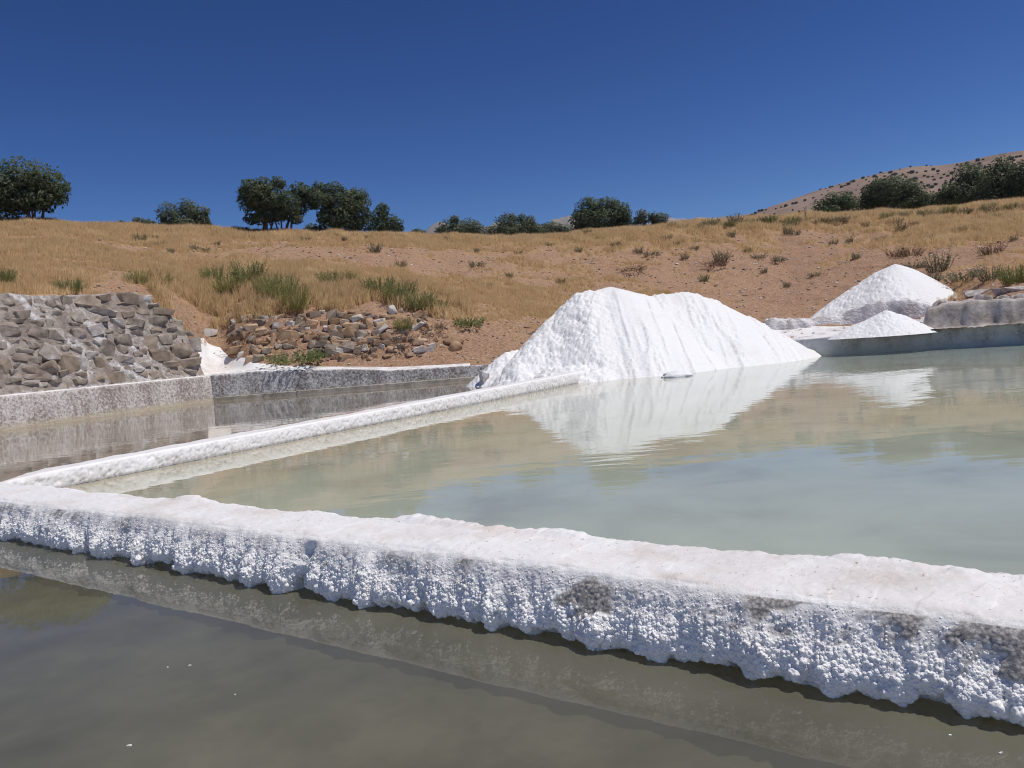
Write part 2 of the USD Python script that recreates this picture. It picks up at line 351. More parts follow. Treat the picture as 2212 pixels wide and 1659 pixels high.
def mat_water(name, body, ripple, murk=0.75, seed=0.0, big=0.8, fine=9.0, tint=(0.75, 0.8, 0.72), shallow=None):
    """Turbid brine: a mirror by Fresnel over a body that is part cloudy, part clear (the bed shows through)."""
    nodes = {"g": ("geometry", {}), "mp": ("mapping", {"location": (seed, seed, 0.0), "rotation": (0, 0, 0.35), "scale": (0.35, 1.0, 1.0)}),
             "c": ("noise_texture", {"scale": big, "detail": 4.0, "roughness": 0.55, "distortion": 0.4}), "r": ("rgb_ramp", {"ramp": body}),
             "w": ("noise_texture", {"scale": fine, "detail": 2.0, "roughness": 0.5}), "w2": ("noise_texture", {"scale": fine * 0.22, "detail": 2.0}),
             "k": ("noise_texture", {"scale": 0.16, "detail": 2.0}), "kr": ("map_range", {"from_min": 0.35, "from_max": 0.7, "to_min": 0.25, "to_max": 1.0, "clamp": True}),
             "sum": ("math", {"math_type": "multiply_add", "value2": 0.35}), "amp": ("math", {"math_type": "multiply"}),
             "u": ("bump", {"strength": 1.0, "distance": ripple}),
             "f": ("fresnel", {"IOR": 1.36}), "gl": ("glossy_bsdf", {"color": (1, 1, 1), "roughness": 0.015}),
             "d": ("diffuse_bsdf", {}), "t": ("transparent_bsdf", {"color": tint}), "b": ("mix_closure", {"fac": 1 - murk}), "mx": ("mix_closure", {})}
    links = [("g.position", "c.vector"), ("c.fac", "r.fac"), ("r.color", "d.color"), ("g.position", "mp.vector"), ("mp.vector", "w.vector"), ("mp.vector", "w2.vector"), ("g.position", "k.vector"),
             ("k.fac", "kr.value"), ("w.fac", "sum.value1"), ("w2.fac", "sum.value3"), ("sum.value", "amp.value1"), ("kr.result", "amp.value2"), ("amp.value", "u.height"),
             ("u.normal", "gl.normal"), ("d.BSDF", "b.closure1"), ("t.BSDF", "b.closure2"),
             ("b.closure", "mx.closure1"), ("gl.BSDF", "mx.closure2"), ("f.fac", "mx.fac")]
    if shallow:      # (direction, offset, reach, colour): silt showing through where the floor rises along one side
        nodes |= {"dp": ("vector_math", {"math_type": "dot_product", "vector2": (*shallow[0], 0.0)}), "sn": ("noise_texture", {"scale": 0.35, "detail": 5.0, "roughness": 0.6}),
                  "sa": ("math", {"math_type": "multiply_add", "value2": 5.0}), "sf": ("map_range", {"from_min": shallow[1] + 2.5, "from_max": shallow[1] + 2.5 + shallow[2], "to_min": 0.85, "to_max": 0.0, "clamp": True}),
                  "sc": ("mix_color", {"b": shallow[3]})}
        links.remove(("r.color", "d.color"))
        links += [("g.position", "dp.vector1"), ("g.position", "sn.vector"), ("sn.fac", "sa.value1"), ("dp.value", "sa.value3"), ("sa.value", "sf.value"), ("sf.result", "sc.fac"), ("r.color", "sc.a"), ("sc.result", "d.color")]
    return usdkit.material(stage, f"/World/Looks/{name}", nodes, links, surface="mx.closure")


_v0, _v1 = at_z(161, 1048)[:2], at_z(713, 936)[:2]
_vd = (_v1 - _v0) / np.linalg.norm(_v1 - _v0); _vn = np.array([_vd[1], -_vd[0]])
M["water_main"] = mat_water("water_main", [(0.28, (0.36, 0.385, 0.305)), (0.48, (0.435, 0.472, 0.375)), (0.72, (0.49, 0.525, 0.42))], 0.008, 0.9, 4.0, fine=5.0, shallow=(_vn, float(_v0 @ _vn), 3.6, (0.46, 0.385, 0.235)))
M["water_left"] = mat_water("water_left", [(0.35, (0.23, 0.195, 0.145)), (0.65, (0.34, 0.295, 0.225))], 0.005, 0.85, 9.0, fine=6.0)
M["water_front"] = mat_water("water_front", [(0.35, (0.15, 0.146, 0.108)), (0.65, (0.22, 0.212, 0.158))], 0.0015, 0.52, 2.0, big=0.9, fine=7.0)
M["bed"] = mat_mottled("bed", [(0.32, (0.10, 0.085, 0.06)), (0.5, (0.22, 0.185, 0.13)), (0.68, (0.42, 0.36, 0.26))], 1.1, bump=0.3, detail=7)

# ------------------------------------------------------------------ layout of the pools (all at water level z = 0)
A0, A1 = at_z(0, 932)[:2], at_z(461, 867)[:2]                   # left wall, first stretch
B0, B1 = at_z(461, 867)[:2], at_z(1030, 821)[:2]                # left wall, second stretch
C0, C1 = at_z(1748, 770)[:2], at_z(2212, 744)[:2]               # right wall
V0, V1 = at_z(161, 1048)[:2], at_z(713, 936)[:2]                # divider, right-hand waterline
N0, N1 = at_z(0, 1161, 0.04)[:2], at_z(2212, 1572, 0.04)[:2]    # near wall, front edge of its crust


def unit(v): return v / np.linalg.norm(v)


def cross_pt(p, q, r, s):
    d1, d2 = q - p, s - r
    t = np.linalg.solve(np.stack([d1, -d2], 1), r - p)
    return p + t[0] * d1


dA, dB, dC, dV, dN = unit(A1 - A0), unit(B1 - B0), unit(C1 - C0), unit(V1 - V0), unit(N1 - N0)
CORNER_AB = A1
CORNER_BC = cross_pt(B0, B1, C0, C1)
A_FAR = A0 - dA * 26
C_FAR = C1 + dC * 34
POLY = np.array([A_FAR, CORNER_AB, CORNER_BC, C_FAR])


def wall_range(az):
    """Distance from the camera's foot to the retaining walls in a direction (inf where there are none)."""
    az = np.asarray(az, float)
    u = np.stack([np.sin(az), np.cos(az)], -1)
    best = np.full(az.shape, np.inf)
    for p, q in zip(POLY[:-1], POLY[1:]):
        e = q - p
        den = u[..., 0] * e[1] - u[..., 1] * e[0]
        den = np.where(np.abs(den) < 1e-9, 1e-9, den)
        t = (p[0] * e[1] - p[1] * e[0]) / den
        s = (p[0] * u[..., 1] - p[1] * u[..., 0]) / den
        best = np.where((t > 0) & (s >= 0) & (s <= 1), np.minimum(best, t), best)
    return best


def wall_top(x, y):
    """Height of the retaining walls' tops along their run."""
    p = np.stack([np.asarray(x, float), np.asarray(y, float)], -1)
    sB = (p - B0) @ dB
    sC = (p - C0) @ dC
    zb = np.interp(sB, [0, 1.8, 3.9, 5.6, 7.2, 9.3, 11, 14, 20], [1.05, 1.08, 0.97, 0.86, 0.68, 0.63, 0.60, 0.60, 0.62])
    zc = np.interp(sC, [-8, -2, 0, 6.7, 20], [0.60, 0.64, 0.66, 0.86, 0.95])
    on_c = ((p - CORNER_BC) @ dC > 0) & (p[..., 0] > CORNER_BC[0] - 0.5)
    return np.where(on_c, zc, np.where(sB < 0, 1.04, zb))


# ------------------------------------------------------------------ the hillside: stations (range, height) per column of the view
def zc(px, py, r):
    return float(at_range(px, py, r)[2])


COLS = [-700, 0, 200, 330, 425, 470, 540, 700, 850, 1000, 1150, 1300, 1500, 1700, 1900, 2050, 2212, 2900]
ST = {   # offsets: a number < 10 is added to the wall's range; (height None: from the pixel row)
    -700: [(0.9, 'w'), (2.4, 600 + 120), (4.0, 650), (36, 590), (52, 540), (62, 522)],
    0: [(0.9, 'w'), (2.2, 745), (3.8, 640), (40, 575), (54, 508), (62, 492)],
    200: [(0.9, 'w'), (2.2, 745), (3.8, 640), (42, 575), (55, 508), (63, 494)],
    330: [(0.9, 'w'), (2.2, 745), (3.8, 648), (44, 580), (56, 515), (64, 500)],
    425: [(1.2, 'w'), (2.6, 745), (4.0, 690), (44, 595), (56, 518), (64, 503)],
    470: [(1.5, 'w'), (2.8, 755), (4.2, 690), (44, 598), (57, 520), (64, 504)],
    540: [(0.9, 788), (2.2, 735), (4.0, 672), (44, 590), (57, 522), (64, 506)],
    700: [(0.9, 790), (2.2, 730), (4.2, 662), (44, 588), (56, 525), (63, 508)],
    850: [(0.9, 790), (2.2, 730), (4.3, 658), (44, 600), (56, 528), (63, 512)],
    1000: [(0.9, 783), (2.4, 745), (4.8, 692), (47, 610), (57, 535), (64, 516)],
    1150: [(0.9, 'w'), (2.2, 748), (4.8, 715), (46, 640), (56, 545), (64, 516)],
    1300: [(0.9, 'w'), (2.2, 742), (5.0, 716), (47, 640), (56, 550), (64, 506)],
    1500: [(0.9, 'w'), (3.0, 716), (6.0, 704), (47, 645), (56, 560), (66, 485)],
    1700: [(0.9, 'w'), (4.5, 703), (14.0, 697), (49, 640), (58, 545), (68, 473)],
    1900: [(0.9, 'w'), (6.0, 696), (15.5, 689), (47, 620), (57, 530), (70, 464)],
    2050: [(0.9, 'w'), (4.5, 672), (13.0, 660), (45, 595), (55, 525), (72, 455)],
    2212: [(0.9, 'w'), (2.6, 650), (5.0, 638), (44, 580), (55, 510), (72, 438)],
    2900: [(0.9, 'w'), (2.6, 590), (5.0, 575), (44, 520), (55, 450), (72, 390)],
}
NST = 6


def deep(r):
    """Ranges on the hillside: everything past the foot of the slope lies well back."""
    return 36 + (r - 36) * 1.75


col_az, col_d, col_z = [], [], []
for c in COLS:
    a = float(azim(c)); w = float(wall_range(a)); ds, zs = [], []
    wx = w * math.sin(a), w * math.cos(a)
    for off, y in ST[c]:
        d = w + off if off < 20 else deep(off)
        ds.append(d); zs.append(float(wall_top(*wx)) - 0.02 if y == 'w' else zc(c, y, d))
    col_az.append(a); col_d.append(ds); col_z.append(zs)
col_az, col_d, col_z = np.array(col_az), np.array(col_d), np.array(col_z)
offs = col_d - wall_range(col_az)[:, None]; offs[:, 3:] = col_d[:, 3:]

AZ = np.concatenate([np.linspace(-math.pi, col_az[0] - 0.02, 60, endpoint=False), np.linspace(col_az[0] - 0.02, col_az[-1] + 0.02, 900, endpoint=False), np.linspace(col_az[-1] + 0.02, math.pi, 61)])
DD = np.concatenate([np.linspace(0.3, 20, 40, endpoint=False), np.linspace(20, 110, 800, endpoint=False), np.geomspace(110, 6000, 70)])
ZT = np.zeros((len(AZ), len(DD)))
azc = np.clip(AZ, col_az[0], col_az[-1])
off_i = np.stack([PchipInterpolator(col_az, offs[:, k])(azc) for k in range(NST)], 1)
z_i = np.stack([PchipInterpolator(col_az, col_z[:, k])(azc) for k in range(NST)], 1)
wr = wall_range(AZ)
for i, a in enumerate(AZ):
    w = wr[i]
    if np.isfinite(w) and abs(a) < 1.5:
        ds = np.concatenate([off_i[i, :3] + min(w, 34), off_i[i, 3:]])
        if w > 30: ds[:3] = off_i[i, :3] + w
        for k in range(1, NST): ds[k] = max(ds[k], ds[k - 1] + 0.6)
        zt = float(wall_top(w * math.sin(a), w * math.cos(a))) - 0.03
        kd = np.concatenate([[w + 0.16, w + 0.24], ds, [ds[-1] + 6, ds[-1] + 16, 170, 400, 6500]])
        kz = np.concatenate([[-0.5, zt], z_i[i], z_i[i, -1] + np.array([0.25, 0.1, -1.0, -2.5, -4.0])])
        inner = DD < kd[1]
        p = PchipInterpolator(kd[1:], kz[1:])(np.clip(DD, kd[1], None))
        ZT[i] = np.where(inner, np.where(DD < kd[0], -0.5, np.interp(DD, kd[:2], kz[:2])), p)
    else:      # beside and behind the photographer: the bank, then open ground
        ZT[i] = np.interp(DD, [0, 2.2, 4.0, 12, 60, 400, 6500], [-0.5, -0.45, 0.25, 0.6, 1.5, 3.0, 4.0])
# outside the walled fan the bank meets the pools' bed smoothly
SX, SY = np.sin(AZ)[:, None] * DD, np.cos(AZ)[:, None] * DD
rough = np.clip((DD[None, :] - wr[:, None] - 0.5) / 3.0, 0, 1) * np.isfinite(wr)[:, None] + 0.3 * (~np.isfinite(wr))[:, None]
far = np.clip((DD[None, :] - 36) / 10, 0, 1)
ZT += rough * (0.22 * (fb(SX, SY, 1.6, 3, 4) - 0.5) + far * (0.75 * (fb(SX, SY, 0.16, 5, 4) - 0.5) + 0.85 * (fb(SX, SY, 0.42, 6, 3) - 0.5)) * np.clip((125 - DD) / 35, 0.3, 1)[None, :])
_zi = RegularGridInterpolator((AZ, DD), ZT, bounds_error=False, fill_value=None)


def ground(x, y):
    x, y = np.asarray(x, float), np.asarray(y, float)
    return _zi(np.stack([np.clip(np.arctan2(x, y), AZ[0], AZ[-1]), np.clip(np.hypot(x, y), 0.3, 6000)], -1))


_R = np.concatenate([np.arange(26, 120, 0.08)])


def on_ground(px, py, lo=0.0):
    """Where the sight line through a pixel meets the hillside."""
    d = ray(px, py); h = math.hypot(d[0], d[1])
    r = _R[_R > lo]
    P = EYE + d[None] * (r / h)[:, None]
    g = ground(P[:, 0], P[:, 1])
    hit = np.nonzero(P[:, 2] <= g)[0]
    k = hit[0] if len(hit) else len(r) - 1
    return np.array([P[k, 0], P[k, 1], float(g[k])])


# bare patches of red earth: (pixel x, y, radius across, radius along the slope) and how bare
BARE = [(700, 545, 11, 4, 1.0), (590, 528, 5, 2, .7), (800, 560, 6, 3, .7), (1330, 560, 9, 3, .6), (1560, 590, 9, 5, .8), (1700, 560, 7, 4, .5), (1000, 640, 4, 2.2, .6), (1130, 600, 4, 2, .4),
        (1750, 500, 9, 3, .6), (1640, 650, 8, 4, .8), (2130, 545, 7, 4, .9), (1950, 560, 6, 3, .7), (60, 560, 4, 3, .5), (300, 545, 6, 2, .35), (640, 730, 7, 3, 1.0), (900, 730, 6, 3, 1.0), (505, 735, 1.2, 1.2, .6),
        (1250, 690, 5, 2.5, .5), (1800, 640, 6, 4, .6), (1700, 680, 6, 3, 1.0), (2100, 630, 5, 3, .9), (900, 540, 5, 2, .6), (1150, 540, 6, 2, .4)]
BARE = [(*on_ground(a, b)[:2], rx * 1.5, ry * 1.6, s) for a, b, rx, ry, s in BARE]


def cover(x, y):
    x, y = np.asarray(x, float), np.asarray(y, float)
    c = 0.84 + 0.8 * (fb(x, y, 0.22, 21, 4) - 0.5) + 1.5 * (fb(x, y, 0.7, 22, 4) - 0.5)
    for bx, by, rx, ry, s in BARE:
        q = ((x - bx) / rx) ** 2 + ((y - by) / ry) ** 2
        c = c - 0.75 * s * np.exp(-q * 1.2)
    az_, d_ = np.arctan2(x, y), np.hypot(x, y)
    flat = np.clip((np.interp(az_, AZ, np.where(np.isfinite(wr), wr, 99)) + 15 - d_) / 6, 0, 1) * np.clip((az_ - float(azim(1600))) / 0.03, 0, 1)
    return np.clip(c - 0.9 * flat, 0, 1)


GV = np.stack([SX, SY, ZT], -1).reshape(-1, 3)
gf = grid_faces(len(AZ), len(DD))[:, ::-1]
GV = np.vstack([GV, [[0, 0, -0.5]]])
i0 = np.arange(len(AZ)) * len(DD)
gf = np.vstack([gf, np.stack([np.full(len(AZ) - 1, len(GV) - 1), i0[1:], i0[:-1]], 1)])
if np.mean(np.cross(GV[gf[:, 1]] - GV[gf[:, 0]], GV[gf[:, 2]] - GV[gf[:, 0]])[:, 2]) < 0: gf = gf[:, ::-1]
obj("hillside", (GV, gf), M["hillside"], smooth=True, attrs={"cover": cover(GV[:, 0], GV[:, 1])}, kind="structure",
    label="orange brown hillside of red earth and dry grass above the salt pools")

# ------------------------------------------------------------------ far hill and distant mountains
def ridge(name, pts, rng_d, rng_0, z0, mat, n_az, n_d, seed, rough_amt, label, back=1.5, fine=1.0):
    px = np.linspace(pts[0][0], pts[-1][0], n_az)
    py = np.interp(px, [p[0] for p in pts], [p[1] for p in pts])
    py = np.convolve(np.pad(py, 6, mode="edge"), np.ones(13) / 13, "valid")
    az = azim(px, py); zr = at_range(px, py, rng_d)[:, 2]
    d = np.concatenate([np.linspace(rng_0, rng_d, n_d), np.linspace(rng_d, rng_d * back, n_d // 3)[1:]])
    t = np.clip((d - rng_0) / (rng_d - rng_0), 0, 1); t = np.where(t < 1, t ** 1.15, 1)
    drop = np.where(d > rng_d, ((d - rng_d) / (rng_d * (back - 1))), 0)
    Z = z0 + (np.maximum(zr, z0)[:, None] - z0) * (t - drop)[None, :]
    X, Y = np.sin(az)[:, None] * d, np.cos(az)[:, None] * d
    Z = Z + rough_amt * (fb(X, Y, fine * 6.0 / rng_d * 3, seed, 5) - 0.5) * np.clip(t * (1 - drop) * 1.4, 0, 1)[None, :] * np.clip((np.maximum(zr, z0) - z0)[:, None] / (0.1 * (zr.max() - z0)), 0, 1)
    v = np.stack([X, Y, Z], -1).reshape(-1, 3)
    f = grid_faces(len(az), len(d))
    if np.mean(np.cross(v[f[:, 1]] - v[f[:, 0]], v[f[:, 2]] - v[f[:, 0]])[:, 2]) < 0: f = f[:, ::-1]
    obj(name, (v, f), mat, smooth=True, kind="structure", label=label)
    return RegularGridInterpolator((az, d), Z, bounds_error=False, fill_value=None)


HILL_PTS = [(1560, 488), (1610, 468), (1660, 448), (1740, 419), (1830, 393), (1900, 374), (1960, 360), (2060, 357), (2100, 344), (2212, 327), (2400, 300), (2700, 275), (3100, 330), (3500, 470)]
hill_z = ridge("far_hill", HILL_PTS, 820, 380, 4.0, M["far_hill"], 260, 120, 31, 5.0, "bare pinkish brown hill dotted with small trees at the right")
MTN = [(860, 520), (925, 505), (960, 484), (985, 478), (1030, 479), (1070, 482), (1110, 478), (1160, 478), (1195, 476), (1235, 463), (1260, 466), (1300, 482), (1400, 480), (1440, 473), (1485, 474), (1560, 470), (1700, 474), (1900, 490), (2100, 500)]
ridge("mountains", MTN, 3400, 2200, -20, M["mountain"], 260, 60, 37, 130.0, "pale hazy mountain ridge far behind the trees", fine=2.0)

# ------------------------------------------------------------------ retaining walls
def wall_sweep(p0, p1, ztop, thick, outward, batter, seed, step=0.05, rough_amt=0.012, zbot=-0.45, vary=None):
    """A cast wall: face and rounded top as one closed-ended sheet. ztop: function of run s. outward: 2D unit normal of the face."""
    L = np.linalg.norm(p1 - p0); s = np.arange(0, L + step, step)[: int(L / step) + 1]; s[-1] = L
    e = unit(p1 - p0)
    hs = np.array([ztop(*(p0 + e * k)) for k in s])
    prof = [(0, zbot, 0)] + [(0, z, 1) for z in np.linspace(0, 0.94, 20)] + [(-0.012, 0.985, 1), (-0.04, 1.0, 1), (-thick * 0.5, 1.004, 1), (-thick + 0.03, 1.0, 1), (-thick, 0.97, 1), (-thick, zbot, 0)]
    V = np.zeros((len(s), len(prof), 3))
    for j, (n, z, rel) in enumerate(prof):
        zz = z * hs if rel else np.full(len(s), z)
        nn = n - batter * np.clip(zz, 0, None) * (1 if n > -thick * 0.9 else 0.0)
        V[:, j, :2] = p0 + s[:, None] * e + nn[:, None] * outward if np.ndim(nn) else 0
        V[:, j, 2] = zz
    P = V.reshape(-1, 3)
    d = rough_amt * (fb(P @ [e[0], e[1], 0], P[:, 2], 6, seed, 4) - 0.5) * 2
    P[:, :2] += d[:, None] * outward; P[:, 2] += 0.6 * d * (P[:, 2] > 0.4)
    f = grid_faces(len(s), len(prof))
    n = np.cross(P[f[:, 1]] - P[f[:, 0]], P[f[:, 2]] - P[f[:, 0]])
    k = np.argmax(np.abs(n @ [outward[0], outward[1], 0]) * (P[f].mean(1)[:, 2] < 0.5) * (P[f].mean(1)[:, 2] > 0.1))
    if n[k] @ [outward[0], outward[1], 0] < 0: f = f[:, ::-1]
    caps = []
    for row in (0, len(s) - 1):
        ring = row * len(prof) + np.arange(len(prof))
        caps += [(ring[0], ring[i], ring[i + 1]) for i in range(1, len(prof) - 1)]
    return P, np.vstack([f, caps])


def strip(p0, p1, ztop, n0, n1, lift, outward, batter, seed, step=0.06, ragged=0.05, thick=0.02):
    """A thin layer of salt lying along a wall's top between offsets n0 (front) and n1 (back), with ragged edges."""
    L = np.linalg.norm(p1 - p0); s = np.linspace(0, L, int(L / step)); e = unit(p1 - p0)
    hs = np.array([ztop(*(p0 + e * k)) for k in s]); K = 9 if n1 > -1 else 26; V = np.zeros((len(s), K, 3))
    fr = n0 + ragged * (fb(s, s * 0, 1.7, seed, 4) - 0.5) * 2
    bk = n1 + 2.2 * ragged * (fb(s, s * 0 + 5, 1.3, seed + 4, 4) - 0.5) * 2
    for j in range(K):
        t = j / (K - 1); n = fr * (1 - t) + bk * t
        V[:, j, :2] = p0 + s[:, None] * e + (n - batter * hs)[:, None] * outward
        V[:, j, 2] = np.where(n < -0.3, np.maximum(hs, ground(V[:, j, 0], V[:, j, 1]) - 0.01), hs) + lift + thick * (math.sin(math.pi * min(1, max(0, t))) ** 0.5) * (0.5 + 1.1 * fb(V[:, j, 0], V[:, j, 1], 5, seed + 9, 3)) - (0.03 if j in (0, K - 1) else 0)
    P = V.reshape(-1, 3); f = grid_faces(len(s), K)
    if np.mean(np.cross(P[f[:, 1]] - P[f[:, 0]], P[f[:, 2]] - P[f[:, 0]])[:, 2]) < 0: f = f[:, ::-1]
    return P, f


nA, nB, nC = np.array([dA[1], -dA[0]]), np.array([dB[1], -dB[0]]), np.array([dC[1], -dC[0]])
nA = nA if nA @ -A0 > 0 else -nA; nB = nB if nB @ -B0 > 0 else -nB; nC = nC if nC @ -C0 > 0 else -nC
w = thing("retaining_wall", "long low concrete wall crusted with salt below the stone mound, edging the left pool", "retaining wall")
obj("pale_stretch", wall_sweep(A_FAR, A1 + dA * 0.25, wall_top, 0.36, nA, 0.08, 1), M["wall_pale"], w, smooth=40, label="pale sunlit stretch of the wall")
obj("dark_stretch", wall_sweep(B0 - dB * 0.2, CORNER_BC, wall_top, 0.36, nB, 0.08, 2), M["wall_dark"], w, smooth=40, label="dark grey stretch of the wall past the corner")
obj("ledge", wall_sweep(B0 + dB * 0.1 + nB * 0.10, B0 + dB * 11.5 + nB * 0.10, lambda x, y: 0.15, 0.16, nB, 0.0, 6, rough_amt=0.006), M["ledge"], w, smooth=40)
obj("salt_coping", strip(A_FAR + dA * 14, A1, wall_top, -0.05, -0.62, 0.012, nA, 0.10, 41), M["salt_coping"], w, smooth=True)
obj("salt_coping", strip(B0, B0 + dB * 10.5, wall_top, -0.05, -0.75, 0.012, nB, 0.06, 43), M["salt_coping"], w, smooth=True)
w = thing("concrete_wall", "smooth grey concrete wall edging the far side of the main pool at the right", "retaining wall")
obj("face", wall_sweep(CORNER_BC + dC * 0.05, C_FAR, wall_top, 0.34, nC, 0.02, 3, rough_amt=0.004), M["wall_grey"], w, smooth=40)
obj("salt_coping", strip(CORNER_BC + dC * 0.1, C1 + dC * 6, wall_top, -0.02, -4.2, 0.012, nC, 0.02, 45, ragged=0.05), M["salt_coping"], w, smooth=True)

# ------------------------------------------------------------------ water
VN = cross_pt(V0, V1, N0, N1)
nN = np.array([dN[1], -dN[0]]); nN = nN if nN @ -N0 > 0 else -nN
nV = np.array([dV[1], -dV[0]])                                   # towards the main pool
VC = VN - nV * 0.2
V_END = cross_pt(VC, VC + dV, B0, B1)
NL, NR = N0 - dN * 16, N1 + dN * 12
NB = -nN * 0.35
NLi, NRi = cross_pt(N0 + NB, N1 + NB, A_FAR, A1), cross_pt(N0 + NB, N1 + NB, C0, C1)
VNi = cross_pt(VC, VC + dV, N0 + NB, N1 + NB)


def sheet(name, pts, mat, label, z=0.0):
    p = np.array(pts); me = trimesh.creation.triangulate_polygon(__import__("shapely").Polygon(p), engine="earcut")
    v, f = np.column_stack([me[0], np.full(len(me[0]), z)]), np.asarray(me[1])
    if np.mean(np.cross(v[f[:, 1]] - v[f[:, 0]], v[f[:, 2]] - v[f[:, 0]])[:, 2]) < 0: f = f[:, ::-1]
    obj(name, (v, f), mat, kind="structure", label=label)


bk = 0.05
sheet("pool_water", [VNi, NR + NB, C_FAR - nC * bk, CORNER_BC - nC * bk - nB * bk, V_END - nB * bk], M["water_main"], "milky pale green water of the main salt pool")
sheet("pool_water", [NLi, VNi, V_END - nB * bk, A1 - nA * bk - nB * bk, A_FAR - nA * bk], M["water_left"], "brownish water of the narrow pool on the left")
sheet("pool_water", [NL + NB, NR + NB, NR + nN * 9, NL + nN * 26], M["water_front"], "dark olive water of the pool in front of the near wall")
q = np.array([NL + NB, NR + NB, NR + nN * 9, NL + nN * 26])
sheet("pool_bed", q, M["bed"], "brown silty bed of the front pool", z=-0.30)

# ------------------------------------------------------------------ near wall: thick salt crust over concrete
eN = dN; LN = np.linalg.norm(N1 - N0)


def nsz(px, py):
    """(run along the near wall, height) of a pixel on its front face."""
    d = ray(px, py); n = np.array([nN[0], nN[1], 0.0])
    P = EYE + d * (((np.array([*N0, 0]) - EYE) @ n) / (d @ n))
    return float((P[:2] - N0) @ eN), float(P[2])


BARE_FACE = [(1243, 1305, 40, 30, 1.0), (1660, 1325, 52, 38, 0.95), (1935, 1352, 75, 62, 0.95), (2150, 1385, 85, 62, 1.0), (2190, 1470, 42, 32, 0.75), (97, 1098, 30, 14, .75), (983, 1233, 22, 30, .55),
             (872, 1212, 18, 18, .45), (780, 1195, 26, 16, .4), (480, 1140, 30, 12, .4), (1800, 1316, 40, 16, .6), (1085, 1200, 40, 12, .4), (612, 1165, 14, 10, .6), (30, 1090, 18, 10, .5), (1500, 1265, 22, 14, .35)]
BF = []
for a, b, rx, ry, k in BARE_FACE:
    s_, z_ = nsz(a, b); s2, _ = nsz(a + rx, b + rx * 0.17); _, z2 = nsz(a, b - ry)
    BF.append((s_, z_, max(abs(s2 - s_), 0.02), max(abs(z2 - z_), 0.015), k))
S_GAP, Z_GAP = nsz(622, 1225)

ss = [-9.0]
while ss[-1] < LN + 4.0:
    p = N0 + eN * ss[-1]
    dd = math.hypot(*p)
    x_ = ss[-1]
    vis = -0.6 < x_ < LN + 0.5
    ss.append(x_ + (max(0.0046, 0.0017 * dd) if vis else 0.05))
ss = np.array(ss)
prof = [(-0.10, -0.42), (-0.10, -0.05), (-0.075, 0.0), (-0.045, 0.022), (0.005, 0.04), (0.034, 0.070), (0.036, 0.115), (0.018, 0.19), (-0.010, 0.26), (-0.032, 0.305), (-0.055, 0.335), (-0.09, 0.356), (-0.16, 0.368), (-0.38, 0.376), (-0.52, 0.373), (-0.58, 0.35), (-0.605, 0.30), (-0.60, 0.05), (-0.60, -0.42)]
prof = np.array(prof); pl = np.concatenate([[0], np.cumsum(np.linalg.norm(np.diff(prof, axis=0), axis=1))])
k_lip, k_edge, k_back = pl[2], pl[10], pl[15]
tt = np.concatenate([np.linspace(0, k_lip, 5, endpoint=False), np.arange(k_lip, k_edge + 0.03, 0.0052), np.arange(k_edge + 0.036, k_back - 0.06, 0.011), np.arange(k_back - 0.06, pl[16], 0.008), np.linspace(pl[16] + 0.01, pl[-1], 6)])
pn, pz = np.interp(tt, pl, prof[:, 0]), np.interp(tt, pl, prof[:, 1])
pn[2:-6] = np.convolve(np.pad(pn, 3, mode="edge"), np.ones(7) / 7, "valid")[2:-6]
pz[2:-6] = np.convolve(np.pad(pz, 3, mode="edge"), np.ones(7) / 7, "valid")[2:-6]
dn, dz = np.gradient(pz), -np.gradient(pn)
ln = np.hypot(dn, dz); dn, dz = dn / ln, dz / ln
Sg, Tg = np.meshgrid(ss, tt, indexing="ij"); Ng, Zg = np.broadcast_to(pn, Sg.shape), np.broadcast_to(pz, Sg.shape)
q3 = np.stack([Sg, Ng, Zg], -1).reshape(-1, 3)
bare = np.zeros(len(q3))
for s_, z_, a, b, k in BF:
    qq = ((q3[:, 0] - s_) / a) ** 2 + ((q3[:, 2] - z_) / b) ** 2
    bare = np.maximum(bare, 1.15 * k * np.exp(-qq * 0.45))
nz1 = fb(q3[:, 0] + q3[:, 1], q3[:, 2], 14, 61, 3)
bare = np.clip((bare + 1.9 * (nz1 - 0.5) - 0.38) / 0.45, 0, 1) * np.clip((Zg.ravel() - 0.03) / 0.03, 0, 1)
face_w = (np.interp(Tg, [k_lip - 0.03, k_lip + 0.02, pl[8], k_edge - 0.005, k_edge + 0.05], [0, 1, 0.85, 0.45, 0.0])).ravel()
bare = np.maximum(bare, 0.75 * np.clip((fb(q3[:, 0], q3[:, 2] * 0.8, 4.2, 66, 4) - 0.50) / 0.2, 0, 1) * np.clip((q3[:, 2] - 0.13) / 0.12, 0, 1) * np.clip(fb(q3[:, 0], q3[:, 2], 55, 67, 2) * 3 - 0.9, 0, 1))
col = fb(q3[:, 0] * 1.0, q3[:, 2] * 0.30, 6.5, 63, 3)                 # downward columns of thicker crust
big = domes(q3 * [1, 1, 0.6], 0.066, 1); mid = domes(q3 * [1, 1, 0.8], 0.028, 2); small = domes(q3, 0.0145, 3); tiny = domes(q3, 0.0088, 4)
lowz = np.interp(q3[:, 2], [0.0, 0.12, 0.24, 0.33], [1.35, 1.25, 0.7, 0.35])
disp = face_w * (0.16 * (col - 0.5) * lowz + (0.020 * big * big + 0.015 * mid) * lowz + 0.010 * small + 0.006 * tiny + 0.05 * (fb(q3[:, 0], q3[:, 2], 9, 64, 4) - 0.5) - 0.040) * (1 - 0.80 * bare)
disp -= face_w * 0.016 * bare
disp += face_w * bare * 0.011 * domes(q3, 0.019, 5)
gap = np.exp(-((q3[:, 0] - S_GAP - 0.35 * (q3[:, 2] - 0.1)) / 0.055) ** 2)
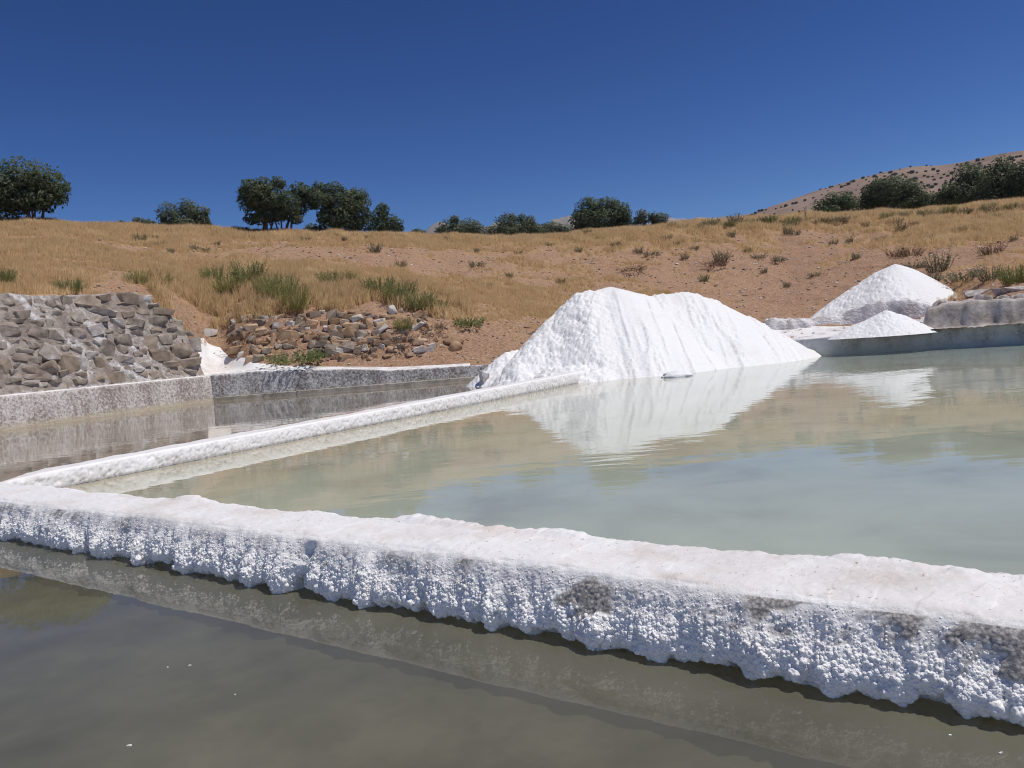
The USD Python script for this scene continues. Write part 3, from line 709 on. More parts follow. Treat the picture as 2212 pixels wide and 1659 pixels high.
disp -= face_w * gap * 0.10 * np.interp(q3[:, 2], [0.0, 0.10, 0.19, 0.24, 0.30, 0.34], [1, 1, 0.25, 0.35, 0.75, 0.0])
top_w = np.clip((Tg.ravel() - k_edge + 0.02) / 0.05, 0, 1)
disp += top_w * (0.022 * (fb(q3[:, 0], q3[:, 1], 3.2, 71, 3) - 0.5) + 0.014 * (fb(q3[:, 0], q3[:, 1] * 2, 18, 72, 4) - 0.5) + 0.0035 * domes(q3, 0.03, 8) * (fb(q3[:, 0], q3[:, 1], 5, 73, 2) > 0.5))
bk_w = np.clip((Tg.ravel() - k_back + 0.12) / 0.12, 0, 1) * np.clip((pl[17] - Tg.ravel()) / 0.1, 0, 1)
disp += bk_w * (0.11 * (fb(q3[:, 0], q3[:, 0] * 0, 1.9, 81, 3) - 0.5) + 0.06 * (fb(q3[:, 0], q3[:, 2], 8, 82, 4) - 0.5) + 0.022 * domes(q3, 0.05, 9))
s_n, _ = nsz(945, 1210)
bow = 0.03 * (fb(Sg.ravel(), Sg.ravel() * 0, 0.5, 91, 2) - 0.5)
Nn = q3[:, 1] + disp * np.broadcast_to(dn, Sg.shape).ravel() + bow
Zn = q3[:, 2] + disp * np.broadcast_to(dz, Sg.shape).ravel() + 0.02 * (fb(Sg.ravel(), Sg.ravel() * 0, 0.8, 92, 3) - 0.5) * np.clip(q3[:, 2] / 0.3, 0, 1)
Nn -= 0.085
P = np.zeros_like(q3); P[:, :2] = N0 + Sg.ravel()[:, None] * eN + Nn[:, None] * nN; P[:, 2] = Zn
stain = np.clip((fb(q3[:, 0], q3[:, 1] * 1.6, 1.6, 94, 3) - 0.56) / 0.16, 0, 1) * 0.45
for px_, py_, r_, k_ in ((1900, 1262, 0.16, .9), (2080, 1345, 0.10, .8), (1430, 1248, 0.035, .9), (1500, 1195, 0.02, .8), (1960, 1320, .09, .5)):
    g_ = at_z(px_, py_, 0.375); gs, gn = (g_[:2] - N0) @ eN, (g_[:2] - N0) @ nN
    stain = np.maximum(stain, k_ * np.exp(-(((q3[:, 0] - gs) / (1.6 * r_)) ** 2 + ((q3[:, 1] - gn) / r_) ** 2)))
attr = np.where(top_w > 0.5, stain * 0.6, bare)
sel = np.arange(len(tt)); cut1, cut2 = int(np.searchsorted(tt, k_edge + 0.03)), int(np.searchsorted(tt, k_back))
P3, A3 = P.reshape(len(ss), len(tt), 3), attr.reshape(len(ss), len(tt))
w = thing("salt_crusted_wall", "thick low wall with white cauliflower salt crust crossing the foreground", "salt wall")
for nm, j0, j1, mt in (("crust_face", 0, cut1 + 1, "salt_crust"), ("wall_top", cut1, cut2 + 1, "salt_top"), ("back_edge", cut2, len(tt), "salt_top")):
    v = P3[:, j0:j1].reshape(-1, 3); f = grid_faces(len(ss), j1 - j0)
    cr = np.cross(v[f[:, 1]] - v[f[:, 0]], v[f[:, 2]] - v[f[:, 0]])
    if nm == "wall_top" and cr[:, 2].mean() < 0 or nm == "crust_face" and (cr[:, :2] @ nN).mean() < 0 or nm == "back_edge" and (cr[:, :2] @ nN).mean() > 0: f = f[:, ::-1]
    obj(nm, (v, f), M[mt], w, smooth=True, attrs={"bare": A3[:, j0:j1].ravel()})


def blob(seed, sub=2):
    me = trimesh.creation.icosphere(sub + 1, 1.0); v = np.array(me.vertices)
    v = v * (0.55 + 0.50 * domes(v + seed * 3.1, 0.75, seed)[:, None] + 0.26 * domes(v, 0.34, seed + 5)[:, None])
    return v, np.array(me.faces)


BLOBS = [blob(k, 2) for k in range(5)]
fw3 = face_w.reshape(len(ss), len(tt)); bz = q3[:, 2].reshape(len(ss), len(tt)); bare3 = bare.reshape(len(ss), len(tt)); gap3 = gap.reshape(len(ss), len(tt))
r_ = np.random.default_rng(5)
NB_ = 34000
vis_i = np.nonzero((ss > -0.5) & (ss < LN + 0.4))[0]
ii = r_.choice(vis_i, NB_ * 3); jj = r_.integers(5, cut1 - 4, NB_ * 3)
prob = np.interp(bz[ii, jj], [0.0, 0.10, 0.2, 0.33], [1.0, 0.75, 0.32, 0.10]) * (1 - bare3[ii, jj]) * (1 - gap3[ii, jj]) * np.clip(0.25 + 1.4 * noise(np.stack([ss[ii] * 9, bz[ii, jj] * 9, ii * 0], -1), 7), 0, 1)
keep = r_.random(len(ii)) < prob
ii, jj = ii[keep][:NB_], jj[keep][:NB_]
pos = P3[ii, jj]
size = (0.0032 + 0.0085 * r_.random(len(ii)) ** 2.4) * np.interp(bz[ii, jj], [0, 0.12, 0.22, 0.33], [1.25, 1.05, 0.6, 0.35])
pos = pos - 0.35 * size[:, None] * np.array([nN[0], nN[1], 0.0])
instancer("salt_grains", [(b, M["salt_blob"], True) for b in BLOBS], pos, r_.uniform(0, 6.28, len(ii)), size[:, None] * r_.uniform(0.8, 1.2, (len(ii), 3)), r_.integers(0, 5, len(ii)), parent=w, kind="stuff")
# the largest clumps hang along the foot of the crust, nearest the lens
edge_s = np.sort(r_.uniform(0.8, LN + 0.1, 170) ** 1.0)
BIG = [blob(20 + k, 2) for k in range(6)]
jl = int(np.searchsorted(tt, pl[4]))
for k, s_ in enumerate(edge_s):
    if abs(s_ - S_GAP) < 0.09: continue
    i = int(np.searchsorted(ss, s_)); j = jl + r_.integers(-2, 9)
    v, f = BIG[k % 6]; rr = r_.uniform(0.010, 0.025)
    obj("salt_clump", (rotz(v * rr * r_.uniform(0.85, 1.2, 3), r_.uniform(0, 6)) + P3[i, j] + np.array([0, 0, 0.004]), f), M["salt_blob"], w, smooth=True)

# ------------------------------------------------------------------ divider wall between the two pools
hv, wv = 0.215, 0.43
sV = np.concatenate([np.arange(-0.05, 18, 0.018), np.arange(18, 30.0, 0.05)])
profv = np.array([(-0.04, -0.35), (-0.03, -0.03), (-0.005, 0.0), (0.02, 0.03), (0.022, 0.08), (0.012, 0.15), (0.0, 0.196), (-0.028, 0.214), (-0.2, 0.220), (-0.39, 0.216), (-0.425, 0.19), (-0.43, 0.1), (-0.43, -0.35)])
plv = np.concatenate([[0], np.cumsum(np.linalg.norm(np.diff(profv, axis=0), axis=1))])
tv = np.concatenate([np.linspace(0, plv[1], 4, endpoint=False), np.arange(plv[1], plv[10], 0.0125), np.linspace(plv[10], plv[-1], 8)])
pn2, pz2 = np.interp(tv, plv, profv[:, 0]), np.interp(tv, plv, profv[:, 1])
dn2, dz2 = np.gradient(pz2), -np.gradient(pn2); l2 = np.hypot(dn2, dz2) + 1e-9; dn2, dz2 = dn2 / l2, dz2 / l2
Sg2, Tg2 = np.meshgrid(sV, tv, indexing="ij")
q2 = np.stack([Sg2.ravel(), np.broadcast_to(pn2, Sg2.shape).ravel(), np.broadcast_to(pz2, Sg2.shape).ravel()], 1)
fw2 = np.interp(Tg2.ravel(), [plv[1], plv[2] + 0.01, plv[5], plv[7]], [0, 1, 0.9, 0.0])
end = np.interp(q2[:, 0], [-0.05, 0.0, 0.12, 0.4], [0.6, 0.8, 0.95, 1.0])
d2 = fw2 * (0.030 * domes(q2, 0.08, 31) + 0.022 * domes(q2, 0.042, 32) + 0.05 * (fb(q2[:, 0], q2[:, 2], 4, 33, 3) - 0.5) - 0.03) + (1 - fw2) * 0.016 * (fb(q2[:, 0], q2[:, 1], 6, 34, 4) - 0.5)
d2 += np.clip((q2[:, 1] + 0.30) / -0.12, 0, 1) * (0.05 * (fb(q2[:, 0], q2[:, 0] * 0, 3.0, 36, 4) - 0.5))
bare2 = np.clip((fb(q2[:, 0], q2[:, 2] * 2, 1.4, 37, 4) - 0.36) / 0.12, 0, 1) * np.clip(fw2 - 0.1, 0, 1) * np.clip(1.25 - 1.3 * domes(q2, 0.042, 32), 0, 1)
grow = np.interp(q2[:, 0], [0, 0.8, 9, 17, 26], [1.0, 1.18, 1.3, 1.6, 1.8])
n2 = q2[:, 1] * np.interp(q2[:, 0], [-0.05, 0.15, 0.4, 0.7], [0.55, 0.85, 0.97, 1.0]) + d2 * np.broadcast_to(dn2, Sg2.shape).ravel()
z2 = np.where(q2[:, 2] > 0, q2[:, 2] * end * grow, q2[:, 2]) + d2 * np.broadcast_to(dz2, Sg2.shape).ravel()
VS = cross_pt(V0, V1, N0 - nN * 0.74, N1 - nN * 0.74)
P2 = np.zeros_like(q2); run = q2[:, 0] + 0.12 + 0.75 * np.clip(-q2[:, 1] / 0.43, 0, 1) * np.exp(-np.maximum(q2[:, 0], 0) / 0.7)
P2[:, :2] = VS + run[:, None] * dV + n2[:, None] * nV; P2[:, 2] = z2
f = grid_faces(len(sV), len(tv))
cr = np.cross(P2[f[:, 1]] - P2[f[:, 0]], P2[f[:, 2]] - P2[f[:, 0]])
if ((cr[:, :2] @ nV) * fw2[f[:, 0]]).mean() < 0: f = f[:, ::-1]
cap0 = [(0, i, i + 1) for i in range(1, len(tv) - 1)]
pinkend = np.clip(1 - q2[:, 0] / 1.6, 0, 1) * np.clip(fb(q2[:, 0], q2[:, 1], 5, 38, 3) * 2.2 - 0.75, 0, 1) * (1 - fw2)
w = thing("divider_wall", "narrow white salt crusted divider wall running away between the two pools to the big salt pile", "salt wall")
cutv = int(np.searchsorted(tv, plv[6] + 0.02)); PV, AV = P2.reshape(len(sV), len(tv), 3), np.maximum(bare2, pinkend * 0.6).reshape(len(sV), len(tv))
flip = ((cr[:, :2] @ nV) * fw2[grid_faces(len(sV), len(tv))[:, 0]]).mean() < 0
for nm, j0, j1, mt in (("crust_face", 0, cutv + 1, "salt_crust"), ("wall_top", cutv, len(tv), "salt_top")):
    ff = grid_faces(len(sV), j1 - j0); ff = ff[:, ::-1] if flip else ff
    obj(nm, (PV[:, j0:j1].reshape(-1, 3), ff), M[mt], w, smooth=True, attrs={"bare": AV[:, j0:j1].ravel()})
obj("end_cap", (PV[0], np.array(cap0)), M["salt_top"], w)

# ------------------------------------------------------------------ salt piles
def pile(parent_or_none, name, ridge_pts, slope, res, z0, seed, rough_left, mat, grooves=True, crest_round=0.25, margin=0.8, below=0.15, steep_left=0.0, **data):
    """Loose salt at its angle of repose under a crest line of world points; lumpy where rough_left(x, y) says so."""
    R = np.array(ridge_pts, float)
    seg = []
    for a, b in zip(R[:-1], R[1:]):
        k = max(2, int(np.linalg.norm(b - a) / 0.12)); seg.append(a + (b - a) * np.linspace(0, 1, k, endpoint=False)[:, None])
    seg = np.vstack(seg + [R[-1:]])
    reach = (seg[:, 2].max() - z0) / slope + margin
    x0, x1 = seg[:, 0].min() - reach, seg[:, 0].max() + reach; y0, y1 = seg[:, 1].min() - reach, seg[:, 1].max() + reach
    X, Y = np.meshgrid(np.arange(x0, x1, res), np.arange(y0, y1, res), indexing="ij")
    Z = np.full(X.shape, -9.0); who = None
    for sx, sy, sz in seg:
        d = np.hypot(X - sx, Y - sy)
        h = sz - slope * (np.sqrt(d * d + crest_round ** 2) - crest_round) * (1 + steep_left * np.clip((sx - X) / (d + 1e-6), 0, 1))
        Z = np.maximum(Z, h)
    gx, gy = np.gradient(Z, res)
    ang = np.arctan2(gy, gx)
    L = rough_left(X, Y)
    p3 = np.stack([X, Y, Z], -1).reshape(-1, 3)
    lump1 = domes(p3, 0.42, seed).reshape(X.shape); lump2 = domes(p3, 0.19, seed + 1).reshape(X.shape); lump3 = domes(p3, 0.09, seed + 2).reshape(X.shape)
    Z = Z + L * (0.15 * lump1 + 0.14 * lump2 + 0.12 * lump3 - 0.12) + (1 - L) * (0.024 * lump3 + 0.018 * lump2 - 0.02) + 0.10 * (fb(X, Y, 0.8, seed, 3) - 0.5)
    if grooves:   # little slides that ran straight down the slope
        along = X * 1.0 + 0.25 * (fb(X, Y, 0.7, seed + 5, 2) - 0.5)
        g = fb(along, Y * 0.09, 1.9, seed + 3, 3)
        Z = Z + (1 - L) * np.clip((Z.max() - Z) / 0.7, 0.15, 1) * (0.07 * (g - 0.5) + np.exp(-((g - 0.5) / 0.05) ** 2) * (0.07 * lump2 + 0.07 * lump3 - 0.05))
    keep = Z > z0 - below
    v = np.stack([X, Y, np.maximum(Z, z0 - below)], -1).reshape(-1, 3)
    f = grid_faces(*X.shape)
    if np.mean(np.cross(v[f[:50, 1]] - v[f[:50, 0]], v[f[:50, 2]] - v[f[:50, 0]])[:, 2]) < 0: f = f[:, ::-1]
    f = f[keep.ravel()[f].any(1)]
    used = np.unique(f); remap = np.zeros(len(v), int); remap[used] = np.arange(len(used))
    return obj(name, (v[used], remap[f]), mat, parent_or_none, smooth=True, **data)


def crest(pts):
    return [at_range(px, py, r) for px, py, r in pts]


CR = crest([(1120, 795, 26.3), (1136, 772, 27.0), (1178, 722, 28.0), (1214, 684, 28.6), (1255, 643, 29.0), (1300, 633, 29.2), (1324, 624, 29.3), (1362, 633, 29.6), (1398, 641, 29.9), (1434, 637, 30.2), (1482, 633, 30.6),
            (1523, 648, 30.8), (1583, 678, 31.0), (1640, 708, 31.0), (1685, 735, 30.9), (1712, 756, 30.8), (1724, 768, 30.6), (1600, 778, 28.9), (1500, 786, 27.4), (1420, 789, 26.3), (1340, 797, 25.5), (1262, 803, 25.1), (1190, 806, 25.4)])
PX_L = CR[5][0]
setdata(
    pile(None, "salt_pile", CR, 0.74, 0.042, 0.0, 51, lambda x, y: np.clip((PX_L + 0.7 + 1.8 * (fb(x, y, 0.6, 52, 3) - 0.5) - x + 0.12 * (y - 28)) / 0.8, 0.0, 1) * 0.85, M["salt_pile"], crest_round=0.5, steep_left=0.6),
    "big white heap of salt, the largest, reflected in the main pool", "salt pile")
CS = crest([(1074, 800, 27.2), (1082, 782, 27.4), (1096, 771, 27.6), (1112, 766, 27.9), (1135, 770, 28.2)])
setdata(pile(None, "salt_pile", CS, 0.85, 0.04, 0.0, 55, lambda x, y: np.ones(np.shape(x)) * 0.7, M["salt_pile"], grooves=False, crest_round=0.2), "small lumpy white salt heap against the left foot of the biggest pile", "salt pile")
CB = crest([(1750, 697, 46.5), (1774, 683, 47), (1805, 656, 47.5), (1834, 634, 48), (1881, 604, 48.4), (1916, 582, 48.6), (1934, 572, 48.6), (1961, 580, 48.8), (2004, 608, 48.8), (2055, 637, 48.6), (2092, 658, 48.2), (2110, 668, 48)])
zb = float(ground(*CB[6][:2])) - 0.8
setdata(pile(None, "salt_pile", CB, 0.74, 0.06, 0.9, 57, lambda x, y: np.clip((CB[6][0] - 0.2 - x) / 0.9, 0.1, 1) * 0.7, M["salt_pile"], grooves=False), "pointed white salt heap standing behind the grey concrete wall at the right", "salt pile")
CF = crest([(1850, 706, 30.2), (1885, 692, 30.4), (1914, 677, 30.6), (1935, 683, 30.8), (1962, 696, 31)])
setdata(pile(None, "salt_pile", CF, 0.58, 0.035, 0.72, 59, lambda x, y: np.ones(np.shape(x)) * 0.35, M["salt_pile"], grooves=False, crest_round=0.15, below=0.1), "small white salt heap on top of the concrete wall in front of the pointed heap", "salt pile")


def bank(name, label, cat, tops, r_front, r_back, zlow, mat, seed, res=0.06, lumps=0.5, amp=0.28, edge_px=14, rough=0.08, **kw):
    """A low lumpy bank: crest heights from sight lines at its front range, a steep broken face, a flat back."""
    px = np.array([t[0] for t in tops], float); py = np.array([t[1] for t in tops], float)
    n = int((px[-1] - px[0]) / FPX * r_front / res)
    X = np.linspace(px[0], px[-1], n); Y = np.interp(X, px, py)
    az = azim(X, Y); rr = np.linspace(r_front - 0.5, r_back, int((r_back - r_front + 0.5) / res))
    ztop = at_range(X, Y, r_front + 0.25)[:, 2]
    A, Rr = np.meshgrid(az, rr, indexing="ij"); x, y = np.sin(A) * Rr, np.cos(A) * Rr
    wob = 0.35 * (fb(x, y, 1.1, seed, 3) - 0.5) * 2
    t = np.clip((Rr - r_front + wob) / 0.45, 0, 1); t = t * t * (3 - 2 * t)
    edge = np.sqrt(np.minimum(np.clip((X - px[0]) / edge_px, 0, 1), np.clip((px[-1] - X) / edge_px, 0, 1)))[:, None]
    h = np.maximum(ztop[:, None] - zlow, 0.02) * edge
    p3 = np.stack([x, y, np.zeros_like(x)], -1).reshape(-1, 3)
    Z = zlow + h * t * (0.86 + 0.28 * (fb(x, y, 2.2, seed + 3, 4) - 0.5)) + amp * t * edge * (domes(p3, lumps, seed).reshape(x.shape) - 0.55) + rough * (domes(p3, 0.17, seed + 1).reshape(x.shape) - 0.5) * edge - 0.1 * (1 - t) - (1 - edge) * 0.2
    v = np.stack([x, y, Z], -1).reshape(-1, 3); f = grid_faces(*x.shape)
    if np.mean(np.cross(v[f[:, 1]] - v[f[:, 0]], v[f[:, 2]] - v[f[:, 0]])[:, 2]) < 0: f = f[:, ::-1]
    return setdata(obj(name, (v, f), mat, smooth=50), label, cat, **kw)


bank("salt_bank", "grey crusted old salt bank with a cut face at the foot of the pointed heap", "salt bank", [(1690, 705), (1720, 692), (1755, 692), (1800, 680), (1850, 662), (1890, 650), (1935, 642), (1985, 648), (2030, 664), (2060, 684), (2085, 690)], 35.5, 42.5, 0.75, M["salt_grey"], 61)
bank("rock_ledge", "low grey rock ledge between the biggest pile and the pointed heap", "rock ledge", [(1640, 700), (1665, 690), (1690, 691), (1712, 690), (1735, 693), (1760, 696)], 34.2, 36.2, 0.72, M["salt_grey"], 63, lumps=0.33, amp=0.32)
bank("mud_bank", "eroded grey brown mud bank behind the small lumpy salt heap", "mud bank", [(985, 752), (1005, 742), (1035, 732), (1070, 730), (1100, 728), (1125, 722), (1150, 717), (1180, 716), (1215, 716), (1260, 716)], 34.9, 37.6, 0.62, M["mud"], 65, lumps=0.4, amp=0.22)
bank("earth_ledge", "flat tan earth ledge below the rubble on top of the dark wall", "earth ledge", [(770, 790), (800, 781), (850, 772), (900, 768), (940, 770), (970, 778), (990, 790)], 32.9, 34.6, 0.62, M["stone_tan"], 67, lumps=0.6, amp=0.08)
bank("crust_ledge", "white crusted rubble strip on the wall top left of the lumpy salt heap", "salt bank", [(900, 795), (930, 786), (960, 779), (1000, 778), (1040, 776), (1070, 776), (1100, 776)], 33.4, 34.5, 0.58, M["salt_coping"], 69, lumps=0.3, amp=0.12)

# ------------------------------------------------------------------ stone mound at the left: mortared stones over the pale wall
M["mound"] = usdkit.material(stage, "/World/Looks/mound", {
    "g": ("geometry", {}), "at": ("attribute", {"attribute": "salt"}), "n": ("noise_texture", {"scale": 1.6, "detail": 8.0, "roughness": 0.72}), "n2": ("noise_texture", {"scale": 8.0, "detail": 4.0, "roughness": 0.7}),
    "r": ("rgb_ramp", {"ramp": [(0.30, (0.15, 0.115, 0.09)), (0.50, (0.31, 0.26, 0.22)), (0.70, (0.45, 0.40, 0.36))]}),
    "a": ("math", {"math_type": "multiply_add", "value2": 2.4, "value3": -1.62}), "s": ("math", {"math_type": "add", "use_clamp": True}),
    "mx": ("mix_color", {"b": (0.80, 0.79, 0.78)}), "u": ("bump", {"strength": 0.9, "distance": 0.08}), "p": ("principled_bsdf", {"roughness": 0.9, "specular_ior_level": 0.2})},
    [("g.position", "n.vector"), ("g.position", "n2.vector"), ("n.fac", "r.fac"), ("n2.fac", "a.value1"), ("at.fac", "s.value1"), ("a.value", "s.value2"), ("s.value", "mx.fac"), ("r.color", "mx.a"),
     ("mx.result", "p.base_color"), ("n2.fac", "u.height"), ("u.normal", "p.normal")], surface="p.BSDF")
TILT = math.radians(24)
nF = np.array([nA[0] * math.cos(TILT), nA[1] * math.cos(TILT), math.sin(TILT)])
upF = np.array([-nA[0] * math.sin(TILT), -nA[1] * math.sin(TILT), math.cos(TILT)])
eA = np.array([dA[0], dA[1], 0.0])
F0 = np.array([*(A0 - nA * 0.62), 1.02])


def on_face(px, py):
    d = ray(px, py)
    return EYE + d * (((F0 - EYE) @ nF) / (d @ nF))[..., None]


def to_px(P):
    q = np.asarray(P) - EYE
    w_ = q @ FW
    return 1106 + FPX * (q @ RT) / w_, 829.5 - FPX * (q @ UP) / w_


OUT = np.array([(-900, 655), (-300, 640), (0, 637), (80, 640), (150, 639), (240, 635), (290, 632), (318, 643), (345, 666), (372, 686), (400, 702), (425, 718), (434, 742), (442, 772), (449, 812), (470, 845)], float)
LA = np.linalg.norm(A1 - A0)
su = np.concatenate([np.linspace(-13, -0.3, 60, endpoint=False), np.arange(-0.3, LA + 0.35, 0.055)])
tops = []
for s_ in su:
    hh = np.linspace(0, 5.5, 300)
    Pp = F0 + eA * s_ + hh[:, None] * upF
    x_, y_ = to_px(Pp)
    k = np.nonzero(y_ < np.interp(x_, OUT[:, 0], OUT[:, 1]))[0]
    tops.append(hh[k[0]] if len(k) else 5.5)
tops = np.maximum(np.array(tops), 0.02)
if su[0] < -2: tops[su < -0.5] = np.interp(su[su < -0.5], [-13, -0.5], [2.2, tops[np.searchsorted(su, -0.5)]])
NV = 66
vv = np.concatenate([np.linspace(-0.08, 1, NV), np.linspace(1, 2, 24)[1:]])
Vm = np.zeros((len(su), len(vv), 3))
for j, v_ in enumerate(vv):
    if v_ <= 1: Vm[:, j] = F0 + su[:, None] * eA + (tops * v_)[:, None] * upF
    else: Vm[:, j] = F0 + su[:, None] * eA + tops[:, None] * upF - np.array([nA[0], nA[1], 0.06]) * (2.6 * (v_ - 1) * np.clip(tops / 0.8, 0.15, 1))[:, None]
Vf = Vm.reshape(-1, 3); dd_ = np.repeat(np.clip(tops / 0.5, 0.1, 1), len(vv))
a2 = Vf @ eA; b2 = Vf @ upF
q_ = np.stack([a2, b2, 0 * a2], 1)
dm = dd_ * (0.10 * (domes(q_, 0.42, 71) - 0.5) + 0.07 * (domes(q_, 0.2, 72) - 0.5) + 0.22 * (fb(a2, b2, 1.0, 73, 4) - 0.5) + 0.16 * (fb(a2, b2, 7, 74, 3) - 0.5))
Vf = Vf + dm[:, None] * (0.6 * nF + np.array([0, 0, 0.3]) * (np.tile(vv, len(su)) > 1)[:, None])
Z1S = (0.248, 0.0, 548.6)                                   # reading scale of a close look at this part of the view
STREAKS = [[(110, 350), (200, 400), (250, 470), (310, 560)], [(740, 590), (850, 650), (860, 730), (850, 790)], [(600, 750), (700, 810), (760, 880), (740, 1000), (760, 1080)], [(690, 1000), (720, 1060)], [(1080, 690), (1130, 760), (1190, 860)],
           [(980, 960), (1080, 1010), (1180, 1060), (1290, 1090)], [(1150, 960), (1250, 1010)], [(1080, 900), (1120, 920)], [(1650, 660), (1680, 700)], [(30, 770), (80, 800)], [(420, 1080), (470, 1095)]]
saltw = np.zeros(len(Vf)); xs_, ys_ = to_px(Vf)
for st in STREAKS:
    pts = np.array(st, float) * Z1S[0] + np.array([Z1S[1], Z1S[2]])
    for a, b in zip(pts[:-1], pts[1:]):
        ab = b - a; t = np.clip(((xs_ - a[0]) * ab[0] + (ys_ - a[1]) * ab[1]) / (ab @ ab), 0, 1)
        dist = np.hypot(xs_ - a[0] - t * ab[0], ys_ - a[1] - t * ab[1])
        saltw = np.maximum(saltw, np.clip(1.15 - dist / 13, 0, 1))
h_ = (Vf - F0) @ upF
saltw = np.maximum(saltw, np.clip(1 - h_ / 0.22, 0, 1) * 0.9)
saltw = np.maximum(saltw, 0.62 * np.clip(fb(a2, b2, 0.8, 77, 4) * 3 - 1.1, 0, 1))
fm = grid_faces(len(su), len(vv))
cr = np.cross(Vf[fm[:, 1]] - Vf[fm[:, 0]], Vf[fm[:, 2]] - Vf[fm[:, 0]])
if (cr @ nF).mean() < 0: fm = fm[:, ::-1]
w = thing("stone_wall", "grey mortared fieldstone bank streaked with white salt above the pale wall at the left", "stone wall")
g_ = usdkit.mesh(stage, str(w.GetPath()) + "/mortar", (Vf, fm), M["mound"], smooth=True)
UsdGeom.PrimvarsAPI(g_).CreatePrimvar("salt", T.FloatArray, "vertex").Set(Vt.FloatArray.FromNumpy(saltw.astype(np.float32)))
ST1 = """180,525,160,90,g 45,550,110,80,g 130,582,130,40,g 75,670,190,150,g 320,610,100,60,g 425,615,80,80,g 535,600,120,110,g 655,555,130,90,g 745,415,210,110,b 900,400,130,80,b 1110,390,220,95,b 1270,390,90,60,w
890,505,260,50,g 1105,523,140,50,b 1235,510,110,50,b 1400,500,200,60,b 860,575,160,50,g 1015,603,130,85,g 1175,600,180,75,g 1355,590,180,80,g 1560,600,60,50,g 320,695,170,110,g 495,700,180,100,g 670,700,160,110,g 285,785,120,70,g
820,665,150,110,w 910,830,150,160,g 860,770,120,80,w 955,740,70,80,g 1060,760,170,110,g 1060,830,110,70,g 1285,775,150,130,b 1425,745,130,90,g 1350,670,120,50,b 1510,720,70,50,g 1390,890,190,110,b 1560,850,160,130,b 1690,790,110,120,g
1610,770,60,80,g 1630,950,240,80,b 1470,960,150,60,b 430,860,240,150,g 590,880,60,40,g 160,900,140,70,b 40,990,110,130,b 390,990,180,110,b 580,950,170,150,b 370,1080,130,50,b 560,1040,140,60,b 690,950,130,120,w 870,950,100,120,b
1070,920,160,90,g 790,900,110,110,w 1000,1075,170,90,b 1340,1050,120,60,b 660,840,100,60,g 200,840,150,50,g 100,770,120,60,g 1180,700,110,70,g 1150,640,110,40,g 480,1110,120,40,g 250,1120,160,40,g 100,1100,160,40,g 700,1110,150,40,b
1200,880,90,60,g 1250,960,110,50,g 1650,1030,120,40,g 1690,900,90,60,g 580,410,110,90,g 430,440,100,60,g 60,420,100,60,g 480,520,110,60,g 180,640,90,60,g 760,480,90,40,g 1330,450,120,40,g 1010,440,140,40,b 560,820,90,50,g
1490,660,110,40,g 1580,690,70,50,g 1240,850,80,50,g 1130,1060,90,40,w 850,1080,110,50,b 300,930,110,60,g 240,1010,110,60,b 130,1030,110,50,g 940,680,80,40,g 1200,1010,110,40,w 520,470,90,50,g 640,620,90,40,g 60,860,90,60,g"""
r_ = np.random.default_rng(8)


def stones(parent, listing, scale, locate, mats, grow=1.05, sink=0.08, depth=0.8, yaw0=0.0):
    k = 0
    for tok in listing.split():
        x_, y_, w_, h_, *kind = tok.split(",")
        tilt = float(kind[1]) if len(kind) > 1 else r_.uniform(-0.2, 0.2)
        px, py = float(x_) * scale[0] + scale[1], float(y_) * scale[0] + scale[2]
        P, outn = locate(px, py)
        dist = (P - EYE) @ FW
        ww, hh = float(w_) * scale[0] / FPX * dist * grow, float(h_) * scale[0] / FPX * dist * grow
        v, f = rock(ww, max(ww, hh) * depth * r_.uniform(0.7, 1.0), hh, 300 + k)
        c, s = math.cos(tilt), math.sin(tilt)
        v = v @ np.array([[c, 0, s], [0, 1, 0], [-s, 0, c]])
        v = rotz(v, -math.atan2(P[0], P[1]) + yaw0 + r_.uniform(-0.3, 0.3))
        P = P + outn * sink * min(ww, hh)
        obj("stone", (v + P, f), M[mats[kind[0] if kind else "t"]], parent, smooth=24)
        k += 1


def loc_face(px, py):
    P = on_face(np.array(px), np.array(py))
    return P, nF


placed = [tuple(map(float, t.split(",")[:4])) for t in ST1.split()]
for _ in range(2600):                                          # the smaller stones packed between the large ones
    x_, y_ = r_.uniform(-30, 1750), r_.uniform(360, 1190)
    wd_ = r_.uniform(55, 125); hd_ = wd_ * r_.uniform(0.42, 0.72)
    if y_ < np.interp(x_, [0, 1250, 1500, 1740], [385, 370, 560, 740]) or y_ > np.interp(x_, [0, 1750], [1195, 1040]) - hd_ * 0.5: continue
    if any(abs(x_ - a) < 0.47 * (wd_ + c) and abs(y_ - b) < 0.47 * (hd_ + d) for a, b, c, d in placed): continue
    placed.append((x_, y_, wd_, hd_)); ST1 += f" {x_:.0f},{y_:.0f},{wd_:.0f},{hd_:.0f},{'ggggbbgw'[r_.integers(0, 8)]}"
    if len(placed) > 235: break
stones(w, ST1, Z1S, loc_face, {"g": "stone_grey", "b": "stone_brown", "w": "stone_pale"}, 1.10, 0.0, 0.62, 0.55)

